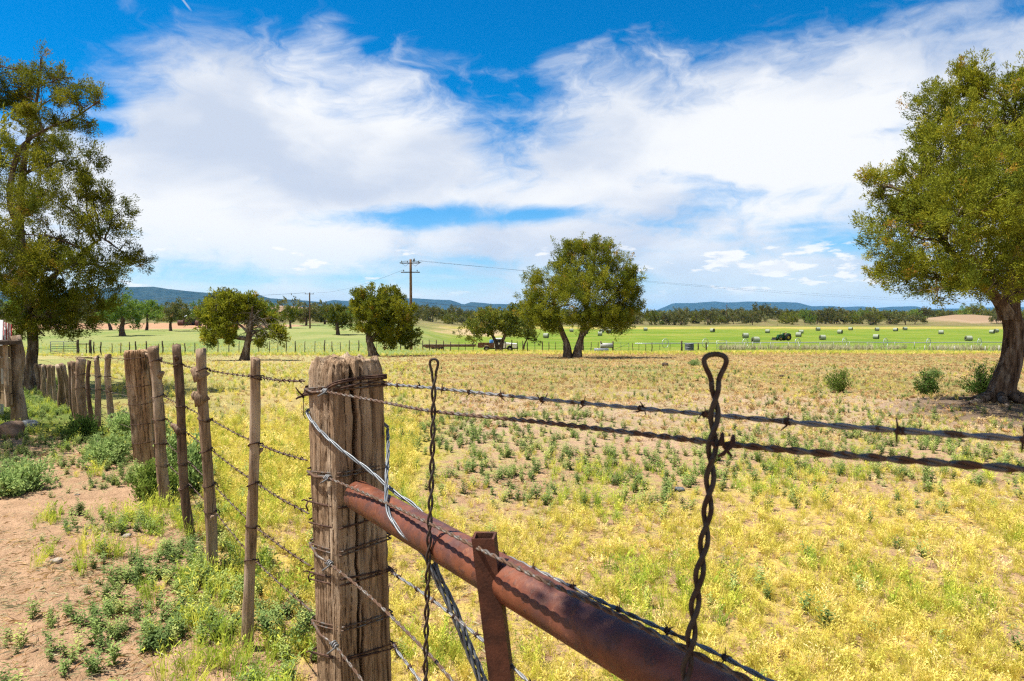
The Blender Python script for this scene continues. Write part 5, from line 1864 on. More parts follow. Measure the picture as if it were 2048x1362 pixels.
# striped flag cloth hanging behind it
root = empty('striped_flag', P(8, 690, 10.6))
fl0 = P(-6, 645, 10.6)
mb = MB()
mb.tube([P(4, 850, 10.6), P(3, 640, 10.6)], .022, 8)
mb.build('pole', M['white'], root, root.location)
for k in range(7):
    mb_ = MB()
    vs_, fs_ = [], []
    for i in range(9):
        t = i / 8
        for s_ in (0, 1):
            x = 6 + 18 * (k + s_) / 7
            y = 643 + 44 * t + 6 * (k + s_) / 7
            p = P(x, y, 10.62 + .03 * math.sin(k * 1.3 + t * 5))
            vs_.append(p)
            vs_.append(p + Vector((0, .004, 0)))
    for i in range(8):
        a = i * 4
        fs_ += [(a, a + 2, a + 6, a + 4), (a + 1, a + 5, a + 7, a + 3), (a, a + 4, a + 5, a + 1), (a + 2, a + 3, a + 7, a + 6)]
    mb_.add(vs_, fs_)
    mb_.build('stripe', M['red'] if k % 2 == 0 else M['white'], root, root.location)
tag(root, 'red and white striped cloth hanging behind the notice board', 'flag')


def rock(px_, py_, wpx, hpx, seed, label, m_='rock', d=None, name='rock', cat='rock'):
    d = d or F * 1.6 / (py_ - HZ)
    x = pxg(px_, d)
    k = d / F
    w, h = wpx * k / 2, hpx * k
    r = np.random.default_rng(seed)
    u, vv = np.meshgrid(np.linspace(0, 2 * np.pi, 22, endpoint=False), np.linspace(0.02, np.pi - .02, 12))
    X_, Y_, Z_ = np.cos(u) * np.sin(vv), np.sin(u) * np.sin(vv), np.cos(vv)
    X_, Y_, Z_ = [np.sign(c__) * np.abs(c__) ** .72 for c__ in (X_, Y_, Z_)]
    dsp = 1 + (fbm(X_ * 1.6 + seed, Z_ * 1.6 + Y_, seed, 4) - .5) * .55
    v_ = np.stack([X_ * w * dsp, Y_ * w * .75 * dsp, Z_ * h * .55 * dsp + h * .35], -1).reshape(-1, 3)
    Ii = np.arange(12 * 22).reshape(12, 22)
    R_ = np.roll(Ii, -1, 1)
    f_ = np.stack([Ii[:-1], Ii[1:], R_[1:], R_[:-1]], -1).reshape(-1, 4)
    o = obj(name, np_mesh(name, v_, f_, M[m_], seed % 2 == 0), None, (x, d, tz(x, d)))
    tag(o, label, cat)
    return o


rock(14, 884, 48, 32, 1, 'reddish sandstone boulder at the foot of the notice board', d=8.8)
rock(52, 876, 40, 24, 2, 'dark stone beside the boulder under the notice board', 'greysteel', d=9.2)
rock(-60, 890, 60, 32, 3, 'boulder at the far left under the notice board', d=8.6)
rock(100, 1133, 22, 9, 4, 'small pale flat stone lying on the dirt path', 'palestone')
rock(245, 1082, 16, 7, 5, 'pale pebble at the edge of the weeds by the path', 'palestone')
rock(1331, 727, 12, 8, 6, 'dark stone lying in the brown stubble', 'farpost', d=24)
rock(1565, 745, 12, 6, 7, 'dark clod in the stubble left of the light bush', 'farpost', d=18.5)
rock(1362, 985, 20, 8, 8, 'grey flat stone among the weeds near the large wire stay', 'greysteel')

# ------------------------------------------------------------------ far fences
fpost = None


def post_mesh(r, h, seed, n=7):
    rr_ = random.Random(seed)
    mb_ = MB()
    mb_.tube([(rr_.uniform(-.03, .03) * (k > 0), 0, -.1 + (h + .1) * k / 5) for k in range(6)], [r * 1.1, r, r, r * .95, r * .9, r * .85], n, jit=.12)
    o_ = mb_.build('far_fence_post', M['farpost'])
    me_ = o_.data
    bpy.data.objects.remove(o_)
    return me_


PM = [post_mesh(.05, 1.25, 1), post_mesh(.065, 1.3, 2), post_mesh(.04, 1.2, 3), post_mesh(.11, 1.45, 4)]
WPM = []
for k in range(2):
    mb_ = MB()
    mb_.tube([(0, 0, -.1), (0, 0, .6), (.01 * k, 0, 1.15)], [.045, .042, .04], 6)
    o_ = mb_.build('far_fence_post', M['whitepost'])
    WPM.append(o_.data)
    bpy.data.objects.remove(o_)


def fence_run(pix, labelfmt, group, meshes, wires=3, wmat='greysteel', seed=0, wlabel=None, h=1.2):
    """pix: list of (px, distance); one post each, wires between"""
    rr_ = random.Random(seed)
    pos = []
    for i, (px_, d) in enumerate(pix):
        p = G(px_, d)
        o = bpy.data.objects.new('far_fence_post', rr_.choice(meshes))
        COL.objects.link(o)
        o.location = p
        o.rotation_euler = (rr_.uniform(-.05, .05), rr_.uniform(-.06, .06), rr_.uniform(0, 6))
        s_ = rr_.uniform(.9, 1.1)
        o.scale = (s_, s_, s_ * h / 1.2)
        tag(o, labelfmt % ORD[i], 'fence post', group)
        pos.append(p)
    if wires:
        for w_ in range(wires):
            z = h * (.35 + .55 * w_ / max(1, wires - 1))
            mb_ = MB()
            mb_.tube([p + Vector((0, .06, z)) for p in pos], .0045, 4, cap=False)
            o = mb_.build('fence_wire', M[wmat], None, pos[0])
            tag(o, wlabel % ('lowest', 'middle', 'topmost')[w_], 'wire', 'wires of ' + group)


lp = [(171, 65), (187, 65.5), (200, 66), (223, 66), (240, 66.5), (258, 67), (270, 67), (293, 68), (316, 68), (325, 68), (345, 69), (369, 69.5), (389, 70), (413, 70.5), (435, 71), (457, 71.5), (477, 72), (497, 72.5), (517, 73), (538, 73.5), (555, 74), (572, 74.5), (590, 75), (609, 75.5), (629, 76), (648, 76.5), (664, 77), (681, 77.5), (698, 78), (717, 78.5), (735, 79), (752, 79.5), (769, 80), (786, 80.5), (801, 81), (815, 81.5), (830, 82), (845, 82.5)]
fence_run(lp, 'thin far fence post below the left meadow, %s from the gate', 'posts of the fence below the left meadow', PM[:3], 3, 'greysteel', 1, '%s wire of the fence below the left meadow')
rp = [(859, 84), (873, 84.5), (887, 85), (901, 85.3), (917, 85.6), (931, 86), (946, 86.3), (1011, 87), (1024, 87.4), (1035, 87.8), (1046, 88.2), (1055, 88.6), (1070, 89), (1085, 89.5), (1098, 90), (1111, 90.5), (1127, 91), (1166, 93), (1182, 93.5), (1196, 94)]
fence_run(rp, 'fence post by the trailer and pickup, %s from the trailer end', 'posts of the fence by the pickup', PM[:3], 3, 'greysteel', 2, '%s wire of the fence by the pickup')
qp = [(1266, 97), (1278, 97.5), (1292, 98), (1304, 98.5), (1320, 99), (1340, 100)]
fence_run(qp, 'thin fence post right of the middle juniper, %s from the pipe gate', 'posts of the fence right of the middle juniper', PM[:3], 2, 'greysteel', 3, '%s wire of the fence right of the middle juniper')
wp = [(1471, 108), (1489, 108.5), (1506, 109), (1521, 109), (1541, 110), (1577, 110.5), (1598, 111), (1640, 111), (1668, 111), (1700, 112), (1735, 112), (1790, 112), (1830, 112)]
fence_run(wp, 'pale steel post along the ditch, %s from the white gate', 'pale steel posts along the ditch', WPM, 2, 'whitepost', 4, '%s wire on the pale posts along the ditch')
vp = [(1850, 78), (1877, 77), (1910, 76), (1944, 75), (1972, 74), (1999, 73), (2030, 72), (2060, 71)]
fence_run(vp, 'pale post before the green ditch, %s from the left', 'pale posts before the green ditch', WPM, 1, 'whitepost', 5, '%s wire on the pale posts before the green ditch', .8)
ep = [(1500, 385), (1530, 384), (1555, 383), (1580, 382), (1610, 381), (1640, 380)]
fence_run(ep, 'tiny post at the far edge of the hay field, %s from the left', 'posts at the far edge of the hay field', PM[:2], 0, 'greysteel', 6)


def pipe_gate(px0, px1, d, h, bars, material, label, stiles=2, diag=False):
    a, b_ = G(px0, d), G(px1, d + .3)
    b_.z = a.z
    root_ = empty('farm_gate', a)
    mb_ = MB()
    for p in [a.lerp(b_, t) for t in np.linspace(0, 1, stiles)]:
        mb_.tube([p + Vector((0, 0, .12)), p + Vector((0, 0, h))], .03, 6)
    mb_.build('frame', material, root_, a)
    for k in range(bars):
        z = .18 + (h - .18) * k / (bars - 1)
        m2 = MB()
        m2.tube([a + Vector((0, -.035, z)), b_ + Vector((0, -.035, z))], .026, 6)
        m2.build('bar', material, root_, a)
    if diag:
        m2 = MB()
        m2.tube([a + Vector((0, -.07, .2)), b_ + Vector((0, -.07, h - .05))], .022, 6)
        m2.build('brace', material, root_, a)
    tag(root_, label, 'gate')


pipe_gate(100, 153, 64, 1.28, 6, M['greysteel'], 'low metal tube gate behind the left juniper trunk', 3)
pipe_gate(1226, 1258, 97, 1.2, 2, M['greysteel'], 'grey pipe gate with two bars right of the middle juniper', 3, True)
pipe_gate(1434, 1454, 107, 1.45, 4, M['irrpipe'], 'small pale pipe gate at the head of the ditch', 2, True)
for (px_, d, lab, s_) in ((155, 64.2, 'stout wooden gate post right of the tube gate', 1.0), (180, 64.6, 'stout brace post of the gate fence with a rail', 1.0), (1364, 103, 'black stout post beside the coil of hose', 1.05), (1397, 105, 'dark post right of the coil of hose', .8), (1413, 106, 'dark leaning post between hose coil and pale gate', .85), (1166, 93, 'pale-topped post behind the forked juniper trunk', 1.1)):
    p = G(px_, d)
    o = bpy.data.objects.new('gate_post', PM[3])
    COL.objects.link(o)
    o.location = p
    o.scale = (1.15 * s_, 1.15 * s_, s_)
    tag(o, lab, 'gate post')
a, b_ = G(156, 64.2), G(180, 64.6)
mb = MB()
mb.tube([a + Vector((0, 0, 1.05)), b_ + Vector((0, 0, 1.05))], .045, 7)
tag(mb.build('brace_rail', M['farpost'], None, a), 'horizontal brace rail between the two stout gate posts', 'rail')

# coil of hose standing by the ditch
p = G(1379, 104)
root = empty('hose_coil', p)
for k in range(6):
    mb = MB()
    R0 = .62 - .02 * (k % 2)
    mb.tube([(p.x + math.cos(a) * R0, p.y + math.sin(a) * R0, p.z + .1 + .19 * k) for a in np.linspace(0, 2 * math.pi, 25)], .095, 7)
    mb.build('coil', M['greysteel'], root, p)
tag(root, 'grey coil of hose stacked beside the black post', 'hose coil')
# pale tank on its stand
p = G(1213, 96)
root = empty('water_tank', p)
mb = MB()
mb.tube([(p.x - .85, p.y, p.z + .85), (p.x - .83, p.y, p.z + .85), (p.x + .83, p.y, p.z + .85), (p.x + .85, p.y, p.z + .85)], [.3, .36, .36, .3], 20)
mb.build('tank', M['whitepost'], root, p)
for s_ in (-.78, .92):
    mb = MB()
    mb.box((p.x + s_, p.y, p.z + .7), (.12, .6, 1.5), 0, 0, .02)
    mb.build('end_post', M['farpost'], root, p)
tag(root, 'pale cylinder tank between dark end posts near the pipe gate', 'tank')
p = G(1203, 93)
root = empty('water_trough', p)
mb = MB()
mb.box((p.x, p.y, p.z + .22), (1.9, .7, .5), .1, 0, .05)
mb.build('trough', M['steel'], root, p)
mb = MB()
mb.box((p.x, p.y, p.z + .485), (1.75, .55, .02), .1)
mb.build('water', M['glass'], root, p)
tag(root, 'low pale water trough in the green weeds', 'trough')

# irrigation wheel line
wl = [(1270, 118), (1331, 120), (1411, 122), (1491, 124), (1596, 126), (1690, 127), (1772, 128), (1858, 129), (1960, 130), (2060, 131)]
pp = [G(px_, d) for px_, d in wl]
zax = np.mean([p.z for p in pp]) + .78
root = empty('wheel_line', pp[0])
mb = MB()
mb.tube([Vector((p.x, p.y, p.z + .78)) for p in pp], .075, 8)
mb.build('axle_pipe', M['irrpipe'], root, pp[0])
for k, p in enumerate(pp[1:-1]):
    R0 = .80
    a0 = .6
    wheel = empty('wheel', p)
    wheel.parent = root
    wheel.location = p - pp[0]
    mb = MB()
    mb.tube([(math.cos(a) * R0 * math.cos(a0), math.cos(a) * R0 * math.sin(a0), .78 + math.sin(a) * R0) for a in np.linspace(0, 2 * math.pi, 33)], .05, 6)
    mb.build('rim', M['irrpipe'], wheel, (0, 0, 0))
    mb = MB()
    for j in range(4):
        a = j * math.pi / 4
        mb.tube([(math.cos(a) * R0 * math.cos(a0), math.cos(a) * R0 * math.sin(a0), .78 + math.sin(a) * R0), (-math.cos(a) * R0 * math.cos(a0), -math.cos(a) * R0 * math.sin(a0), .78 - math.sin(a) * R0)], .014, 4)
    mb.build('spokes', M['irrpipe'], wheel, (0, 0, 0))
tag(root, 'irrigation wheel line with spoked wheels across the front of the hay field', 'sprinkler')

# ------------------------------------------------------------------ hay bales
mb = MB()
n = 26
R0, Lh = .78, .76
prof = [(-Lh, R0 * .30), (-Lh - .01, R0 * .6), (-Lh, R0 * .86), (-Lh + .09, R0 * .99), (-.4, R0), (-.1, R0 * 1.008), (.25, R0 * .996), (Lh - .09, R0 * .99), (Lh, R0 * .86), (Lh + .01, R0 * .6), (Lh, R0 * .3)]
vs, fs = [], []
for (x, r_) in prof:
    for k in range(n):
        a = 2 * math.pi * k / n
        z = math.sin(a) * r_
        if z < -R0 * .9:
            z = -R0 * .9 + (z + R0 * .9) * .2
        vs.append((x, math.cos(a) * r_ * (1.02), z + R0 * .91 + random.uniform(-.012, .012)))
for i in range(len(prof) - 1):
    for k in range(n):
        a, b_ = i * n + k, i * n + (k + 1) % n
        fs.append((a, b_, b_ + n, a + n))
side_f = [f_ for f_ in fs if 3 * n <= f_[0] < 7 * n]
end_f = [f_ for f_ in fs if f_ not in set(side_f)] + [tuple(range(n)), tuple(range((len(prof) - 1) * n, len(prof) * n))]
s1 = MB()
s1.add(vs, side_f)
s2 = MB()
s2.add(vs, end_f)
o1, o2 = s1.build('wrap', M['bale']), s2.build('end_face', M['bale_end'])
BALE = (o1.data, o2.data)
bpy.data.objects.remove(o1)
bpy.data.objects.remove(o2)
bales = [(1092, 676), (1143, 664), (1171, 668), (1200, 672), (1204, 665), (1213, 661), (1217, 666.5), (1291, 661.5), (1425, 664.5), (1491, 676), (1511, 686.5), (1535, 666), (1597, 674), (1602, 667), (1636, 661.5), (1645, 680), (1680, 667.5), (1701, 660.5), (1752, 678), (1754, 662), (1791, 662.5), (1810, 660.5), (1882, 668.5), (1937, 682), (1984, 667), (1992, 665)]
bales.sort()
rr = random.Random(3)
for i, (px_, py_) in enumerate(bales):
    p = GY(px_, py_, 110, 420)
    root = empty('hay_bale', p, rr.choice((-.6, -.35, -.75, -.2, .3)) + rr.uniform(-.25, .25))
    obj('wrap', BALE[0], root)
    obj('end_face', BALE[1], root)
    root.scale = (rr.uniform(.9, 1.02), rr.uniform(.9, 1.0), rr.uniform(.86, .98))
    tag(root, 'round hay bale in the green field, %s from the left' % ORD[i], 'hay bale', 'hay bales in the green field')

# ------------------------------------------------------------------ tractor with driver
def wheel_part(root_, c_, R0, wd, parent_loc, hub, name='wheel'):
    w_ = empty(name, (0, 0, 0))
    w_.parent = root_
    w_.location = Vector(c_)
    m1 = MB()
    prof_ = [(-wd / 2, R0 * .55), (-wd / 2, R0 * .92), (-wd * .35, R0), (wd * .35, R0), (wd / 2, R0 * .92), (wd / 2, R0 * .55)]
    vs_, fs_ = [], []
    n_ = 22
    for (y, r_) in prof_:
        for k in range(n_):
            a_ = 2 * math.pi * k / n_
            rr_ = r_ * (1 + (.03 if (k % 2 and r_ > R0 * .9) else 0))
            vs_.append((math.cos(a_) * rr_, y, math.sin(a_) * rr_))
    for i in range(5):
        for k in range(n_):
            a_, c2 = i * n_ + k, i * n_ + (k + 1) % n_
            fs_.append((a_, c2, c2 + n_, a_ + n_))
    m1.add(vs_, fs_)
    m1.build('tyre', M['dark'], w_, (0, 0, 0))
    m1 = MB()
    m1.tube([(0, -wd * .3, 0), (0, -wd * .12, 0), (0, wd * .12, 0), (0, wd * .3, 0)], [R0 * .5, R0 * .56, R0 * .56, R0 * .5], 16)
    m1.build('rim', hub, w_, (0, 0, 0))
    return w_


p = GY(1566, 681, 110, 400)
tr = empty('tractor', p, math.pi + .25)
for c_, R0, wd in (((-.9, -.85, .8), .8, .45), ((-.9, .85, .8), .8, .45), ((1.15, -.75, .5), .5, .3), ((1.15, .75, .5), .5, .3)):
    wheel_part(tr, c_, R0, wd, p, M['yellow'])
mb = MB()
mb.prism([(-.2, .75), (1.5, .7), (1.62, .85), (1.6, 1.35), (1.3, 1.5), (-.2, 1.58)], -.34, .34)
mb.build('hood', M['green'], tr, (0, 0, 0), False)
mb = MB()
mb.box((-.7, 0, .95), (1.2, .7, .6), 0, 0, .05)
mb.box((.6, 0, .6), (2.2, .4, .3), 0, 0, .05)
mb.build('chassis', M['green'], tr, (0, 0, 0), False)
for s_ in (-.85, .85):
    mb = MB()
    mb.tube([(-.9 + math.cos(a) * .95, s_ * .95, .8 + math.sin(a) * .95) for a in np.linspace(.3, 2.6, 9)], [.06] + [.16] * 7 + [.06], 6)
    mb.build('fender', M['green'], tr, (0, 0, 0))
mb = MB()
mb.tube([(1.0, .2, 1.45), (1.0, .2, 2.15)], .045, 8)
mb.build('exhaust', M['dark'], tr, (0, 0, 0))
mb = MB()
mb.box((-.95, 0, 1.3), (.5, .5, .12), 0, 0, .03)
mb.box((-1.2, 0, 1.6), (.1, .5, .5), 0, 0, .03)
mb.build('seat', M['dark'], tr, (0, 0, 0), False)
mb = MB()
mb.tube([(-.35 + .18 * math.cos(a) * .4, .2 * math.sin(a), 1.78 + .18 * math.cos(a)) for a in np.linspace(0, 6.28, 17)], .018, 5)
mb.tube([(-.3, 0, 1.5), (-.35, 0, 1.78)], .025, 6)
mb.build('steering_wheel', M['dark'], tr, (0, 0, 0))
for s_ in (-.3, .3):
    mb = MB()
    mb.tube([(1.3, s_, .7), (2.3, s_ * 1.1, .6), (2.6, s_ * 1.1, .35)], .07, 7)
    mb.build('loader_arm', M['green'], tr, (0, 0, 0))
mb = MB()
mb.prism([(2.5, .2), (2.95, .15), (3.0, .22), (2.65, .35), (2.6, .8), (2.5, .8)], -.8, .8)
mb.build('bucket', M['dark'], tr, (0, 0, 0), False)
tag(tr, 'green tractor with front bucket working in the hay field', 'tractor')
# the driver, one continuous skinned body
def skin_body(name, root, joints, bones, mats_r):
    me_ = bpy.data.meshes.new(name)
    names_ = list(joints)
    me_.from_pydata([joints[n_][0] for n_ in names_], [(names_.index(a_), names_.index(b__)) for a_, b__ in bones], [])
    o_ = bpy.data.objects.new(name, me_)
    COL.objects.link(o_)
    md = o_.modifiers.new('skin', 'SKIN')
    for k_, n_ in enumerate(names_):
        sv = me_.skin_vertices[0].data[k_]
        sv.radius = (joints[n_][1], joints[n_][1])
        sv.use_root = (k_ == 0)
    o_.modifiers.new('sub', 'SUBSURF').levels = 1
    me_.materials.append(mats_r)
    o_.parent = root
    return o_


pr_ = empty('person', tr.matrix_basis @ Vector((-.9, 0, 1.36)), math.pi + .25)
J = {'pelvis': ((0, 0, .08), .15), 'chest': ((.04, 0, .42), .16), 'neck': ((.06, 0, .6), .06), 'head': ((.08, 0, .76), .10), 'ls': ((.05, .19, .52), .065), 'le': ((.2, .26, .28), .05), 'lh': ((.46, .14, .36), .04),
     'rs': ((.05, -.19, .52), .065), 're': ((.2, -.26, .28), .05), 'rh': ((.46, -.14, .36), .04), 'lk': ((.45, .14, .1), .085), 'la': ((.5, .14, -.32), .055), 'lt': ((.66, .14, -.36), .045), 'rk': ((.45, -.14, .1), .085), 'ra': ((.5, -.14, -.32), .055), 'rt': ((.66, -.14, -.36), .045)}
BN = [('pelvis', 'chest'), ('chest', 'neck'), ('neck', 'head'), ('chest', 'ls'), ('ls', 'le'), ('le', 'lh'), ('chest', 'rs'), ('rs', 're'), ('re', 'rh'), ('pelvis', 'lk'), ('lk', 'la'), ('la', 'lt'), ('pelvis', 'rk'), ('rk', 'ra'), ('ra', 'rt')]
skin_body('body', pr_, J, BN, M['cloth'])
mb = MB()
mb.tube([(.08, 0, .82), (.08, 0, .835), (.08, 0, .85), (.08, 0, .95)], [.05, .2, .12, .09], 14)
mb.build('hat', M['straw'], pr_, (0, 0, 0))
tag(pr_, 'person in a brown shirt and hat driving the green tractor', 'person')

# ------------------------------------------------------------------ pickup and trailer
p = G(995, 97)
tk = empty('pickup_truck', p, 0.0)
for c_ in ((1.75, -.75, .38), (1.75, .75, .38), (-1.55, -.78, .38), (-1.55, .78, .38)):
    wheel_part(tk, c_, .39, .26, p, M['chrome'])
mb = MB()
mb.prism([(.35, .5), (1.25, .5), (1.30, .72), (1.45, .86), (1.75, .92), (2.05, .86), (2.2, .7), (2.25, .5), (2.75, .5), (2.8, .95), (2.7, 1.1), (1.15, 1.2), (.35, 1.2)], -.92, .92)
mb.build('hood', M['white'], tk, (0, 0, 0), False)
mb = MB()
mb.prism([(-.45, .5), (.345, .5), (.345, 1.2), (1.1, 1.22), (.72, 1.78), (.5, 1.86), (-.3, 1.86), (-.45, 1.78)], -.9, .9)
mb.build('cab', M['white'], tk, (0, 0, 0), False)
for s_ in (-1, 1):
    mb = MB()
    mb.prism([(-.32, 1.26), (.92, 1.26), (.62, 1.72), (-.32, 1.74)], s_ * .905, s_ * .893)
    mb.build('side_window', M['glass'], tk, (0, 0, 0), False)
    mb = MB()
    mb.box((2.78, s_ * .7, .88), (.06, .26, .18), 0, 0, .02)
    mb.build('headlight', M['chrome'], tk, (0, 0, 0), False)
    mb = MB()
    mb.box((.0, s_ * .925, 1.02), (.16, .03, .04), 0, 0, .008)
    mb.build('door_handle', M['chrome'], tk, (0, 0, 0), False)
    mb = MB()
    mb.box((1.0, s_ * 1.05, 1.3), (.08, .16, .2), 0, 0, .02)
    mb.build('mirror', M['dark'], tk, (0, 0, 0), False)
mb = MB()
mb.add([(1.08, -.8, 1.26), (1.08, .8, 1.26), (.755, .75, 1.76), (.755, -.75, 1.76)], [(0, 1, 2, 3)])
mb.add([(1.10, -.8, 1.26), (1.10, .8, 1.26), (.775, .75, 1.76), (.775, -.75, 1.76)], [(0, 1, 2, 3)])
mb.build('windscreen', M['glass'], tk, (0, 0, 0), False)
mb = MB()
mb.box((2.84, 0, .52), (.16, 1.9, .22), 0, 0, .03)
mb.build('bumper', M['dark'], tk, (0, 0, 0), False)
mb = MB()
mb.box((2.79, 0, .86), (.05, 1.0, .28), 0, 0, .01)
mb.build('grille', M['dark'], tk, (0, 0, 0), False)
mb = MB()
mb.prism([(-2.75, .55), (-2.0, .55), (-1.95, .75), (-1.75, .88), (-1.35, .88), (-1.15, .75), (-1.1, .55), (-.5, .55), (-.5, 1.2), (-2.75, 1.2)], -.92, -.86)
mb.prism([(-2.75, .55), (-2.0, .55), (-1.95, .75), (-1.75, .88), (-1.35, .88), (-1.15, .75), (-1.1, .55), (-.5, .55), (-.5, 1.2), (-2.75, 1.2)], .86, .92)
mb.box((-1.6, 0, .72), (2.2, 1.7, .08))
mb.box((-2.72, 0, .9), (.06, 1.7, .58))
mb.box((-.55, 0, .9), (.06, 1.7, .58))
mb.build('cargo_bed', M['rustbody'], tk, (0, 0, 0), False)
mb = MB()
mb.box((-2.755, -.75, .85), (.05, .34, .4), 0, 0, .01)
mb.build('tail_panel', M['white'], tk, (0, 0, 0), False)
mb = MB()
mb.box((.6, 0, .42), (4.6, .8, .16))
mb.build('chassis', M['dark'], tk, (0, 0, 0), False)
tag(tk, 'white pickup with a rusty bed parked behind the far junipers', 'pickup')
p = G(983, 97)
mb = MB()
mb.tube([(p.x, p.y, p.z + .78), (p.x, p.y, p.z + .82), (p.x, p.y, p.z + 1.2), (p.x, p.y, p.z + 1.62), (p.x, p.y, p.z + 1.66)], [.24, .29, .3, .29, .24], 16)
tag(mb.build('barrel', M['blue'], None, (p.x, p.y, p.z + .78)), 'blue barrel standing in the bed of the pickup', 'barrel')
p = G(899, 92)
tl = empty('flatbed_trailer', p, .03)
mb = MB()
mb.box((.0, -.9, .72), (7.0, .12, .26), 0, 0, .01)
mb.box((.0, .9, .72), (7.0, .12, .26), 0, 0, .01)
mb.build('side_rail', M['rustbody'], tl, (0, 0, 0), False)
for k in range(8):
    mb = MB()
    mb.box((0, -.77 + .22 * k, .82 + .004 * (k % 2)), (6.9, .205, .05))
    mb.build('deck_plank', M['farpost'], tl, (0, 0, 0), False)
mb = MB()
mb.tube([(3.4, 0, .68), (4.0, 0, .62)], .06, 8)
mb.build('tongue', M['rustbody'], tl, (0, 0, 0))
mb = MB()
mb.prism([(-3.55, .86), (-3.5, .6), (-3.0, .45), (-1.3, .45), (-.9, .6), (-.9, .72), (-3.0, .72)], -.95, -.85)
mb.build('fender', M['rustbody'], tl, (0, 0, 0), False)
for x_ in (-2.05, -1.2):
    for s_ in (-.72, .72):
        wheel_part(tl, (x_, s_, .36), .36, .22, p, M['greysteel'])
tag(tl, 'long rusty flatbed trailer parked behind the far fence', 'trailer')

# ------------------------------------------------------------------ small shed far left
p = G(384, 195)
sh = empty('shed', p, .5)
mb = MB()
mb.prism([(-2.2, 0), (2.2, 0), (2.2, 2.2), (0, 3.3), (-2.2, 2.2)], -2.6, 2.6)
mb.build('wall', M['redwall'], sh, (0, 0, 0), False)
for s_ in (-1, 1):
    mb = MB()
    mb.prism([(s_ * 2.6, 2.06), (0, 3.36), (0, 3.46), (s_ * 2.6, 2.16)], -2.9, 2.9)
    mb.build('roof', M['roofmetal'], sh, (0, 0, 0), False)
mb = MB()
mb.box((.3, -2.62, 1.0), (1.0, .06, 2.0))
mb.build('door', M['dark'], sh, (0, 0, 0), False)
mb = MB()
mb.tube([(.6, .4, 2.9), (.6, .4, 3.8)], .12, 8)
mb.build('flue', M['roofmetal'], sh, (0, 0, 0))
tag(sh, 'small red-brown shed with pale roof among the far trees', 'shed')
for k, (px_, d, lab) in enumerate(((362, 190, 'dark hay roll left of the small shed'), (397, 190, 'dark hay roll right of the small shed'))):
    p = G(px_, d)
    root = empty('hay_roll', p, .2)
    obj('wrap', BALE[0], root)
    obj('end_face', BALE[1], root)
    for c_ in root.children:
        c_.material_slots[0].link = 'OBJECT'
        c_.material_slots[0].material = M['redwall']
    tag(root, lab, 'hay roll')

# ------------------------------------------------------------------ utility poles and lines
def upole(px_, d, toppy, arms, label, r0=.17):
    p = G(px_, d)
    z1 = zpx(toppy, d)
    root_ = empty('utility_pole', p)
    mb_ = MB()
    mb_.tube([(p.x, p.y, p.z - .3 + (z1 - p.z + .3) * k / 8) for k in range(9)], [r0 - .05 * k / 8 for k in range(9)], 12)
    mb_.build('pole', M['polewood'], root_, p)
    att = []
    for (py_, hw, tilt, n_) in arms:
        z = zpx(py_, d)
        a_, b__ = Vector((p.x - hw, p.y - .2, z)), Vector((p.x + hw, p.y - .2 - tilt, z))
        m2 = MB()
        m2.tube([a_, b__], .065, 6)
        m2.build('crossarm', M['farpost'], root_, p)
        for k in range(n_):
            q_ = a_.lerp(b__, (k + .2) / (n_ - .6))
            m2 = MB()
            m2.tube([q_, q_ + Vector((0, 0, .1)), q_ + Vector((0, 0, .16)), q_ + Vector((0, 0, .26)), q_ + Vector((0, 0, .28))], [.02, .02, .06, .06, .02], 8)
            m2.build('insulator', M['greysteel'], root_, p)
            att.append(q_ + Vector((0, 0, .29)))
    tag(root_, label, 'utility pole')
    return root_, att, p


ra_, at1, pp1 = upole(822, 80, 519, [(527, 1.15, .3, 4), (545, 1.1, 0, 2)], 'tall brown utility pole with two crossarms', .19)
# jumpers under the head of that pole
for s_ in (-1, 1):
    mb = MB()
    c_ = Vector((pp1.x, pp1.y - .22, zpx(527, 80)))
    mb.tube([c_ + Vector((s_ * .15, 0, -.05)), c_ + Vector((s_ * .6, -.05, -.35)), c_ + Vector((s_ * 1.1, -.05, .05))], .02, 5)
    mb.tube([c_ + Vector((s_ * .2, 0, .25)), c_ + Vector((s_ * .7, -.05, .22)), c_ + Vector((s_ * 1.3, -.05, .02))], .03, 5)
    mb.build('jumper', M['greysteel'], ra_, pp1)
mb = MB()
mb.tube([(pp1.x + .42, pp1.y - .25, zpx(524, 80)), (pp1.x + .42, pp1.y - .25, zpx(518, 80))], .11, 10)
mb.build('cutout', M['greysteel'], ra_, pp1)
rb_, at2, pp2 = upole(620, 164, 585, [(588, 1.1, 0, 3)], 'plain slim utility pole with one crossarm beyond the meadow', .2)
rc_, at3, pp3 = upole(1453, 520, 609, [(611, 1.2, 0, 2)], 'tiny utility pole standing among the far trees', .25)
rd_, at4, pp4 = upole(247, 300, 586, [(589, 1.2, 0, 2)], 'distant utility pole above the bright green tree', .2)


def line(a_, b__, sag, label, r_=.014):
    a_, b__ = Vector(a_), Vector(b__)
    mb_ = MB()
    mb_.tube([a_.lerp(b__, t) - Vector((0, 0, sag * 4 * t * (1 - t))) for t in np.linspace(0, 1, 25)], r_, 4)
    tag(mb_.build('power_line', M['cable'], None, a_), label, 'power line')


line(at1[2], P(2100, 606, 200), 1.2, 'upper power line sagging from the tall pole across the right-hand sky', .009)
line(at1[3], P(2100, 609, 200), 1.4, 'lower power line sagging from the tall pole across the right-hand sky', .009)
line(at1[4] if len(at1) > 4 else at1[0], at2[2], .8, 'power line from the tall pole to the slim pole', .012)
line(at2[0], P(60, 596, 190), .9, 'power line running left from the slim pole before the mesa', .03)
line(P(840, 604, 90), P(1060, 618, 92), .2, 'low service line right of the tall pole', .02)

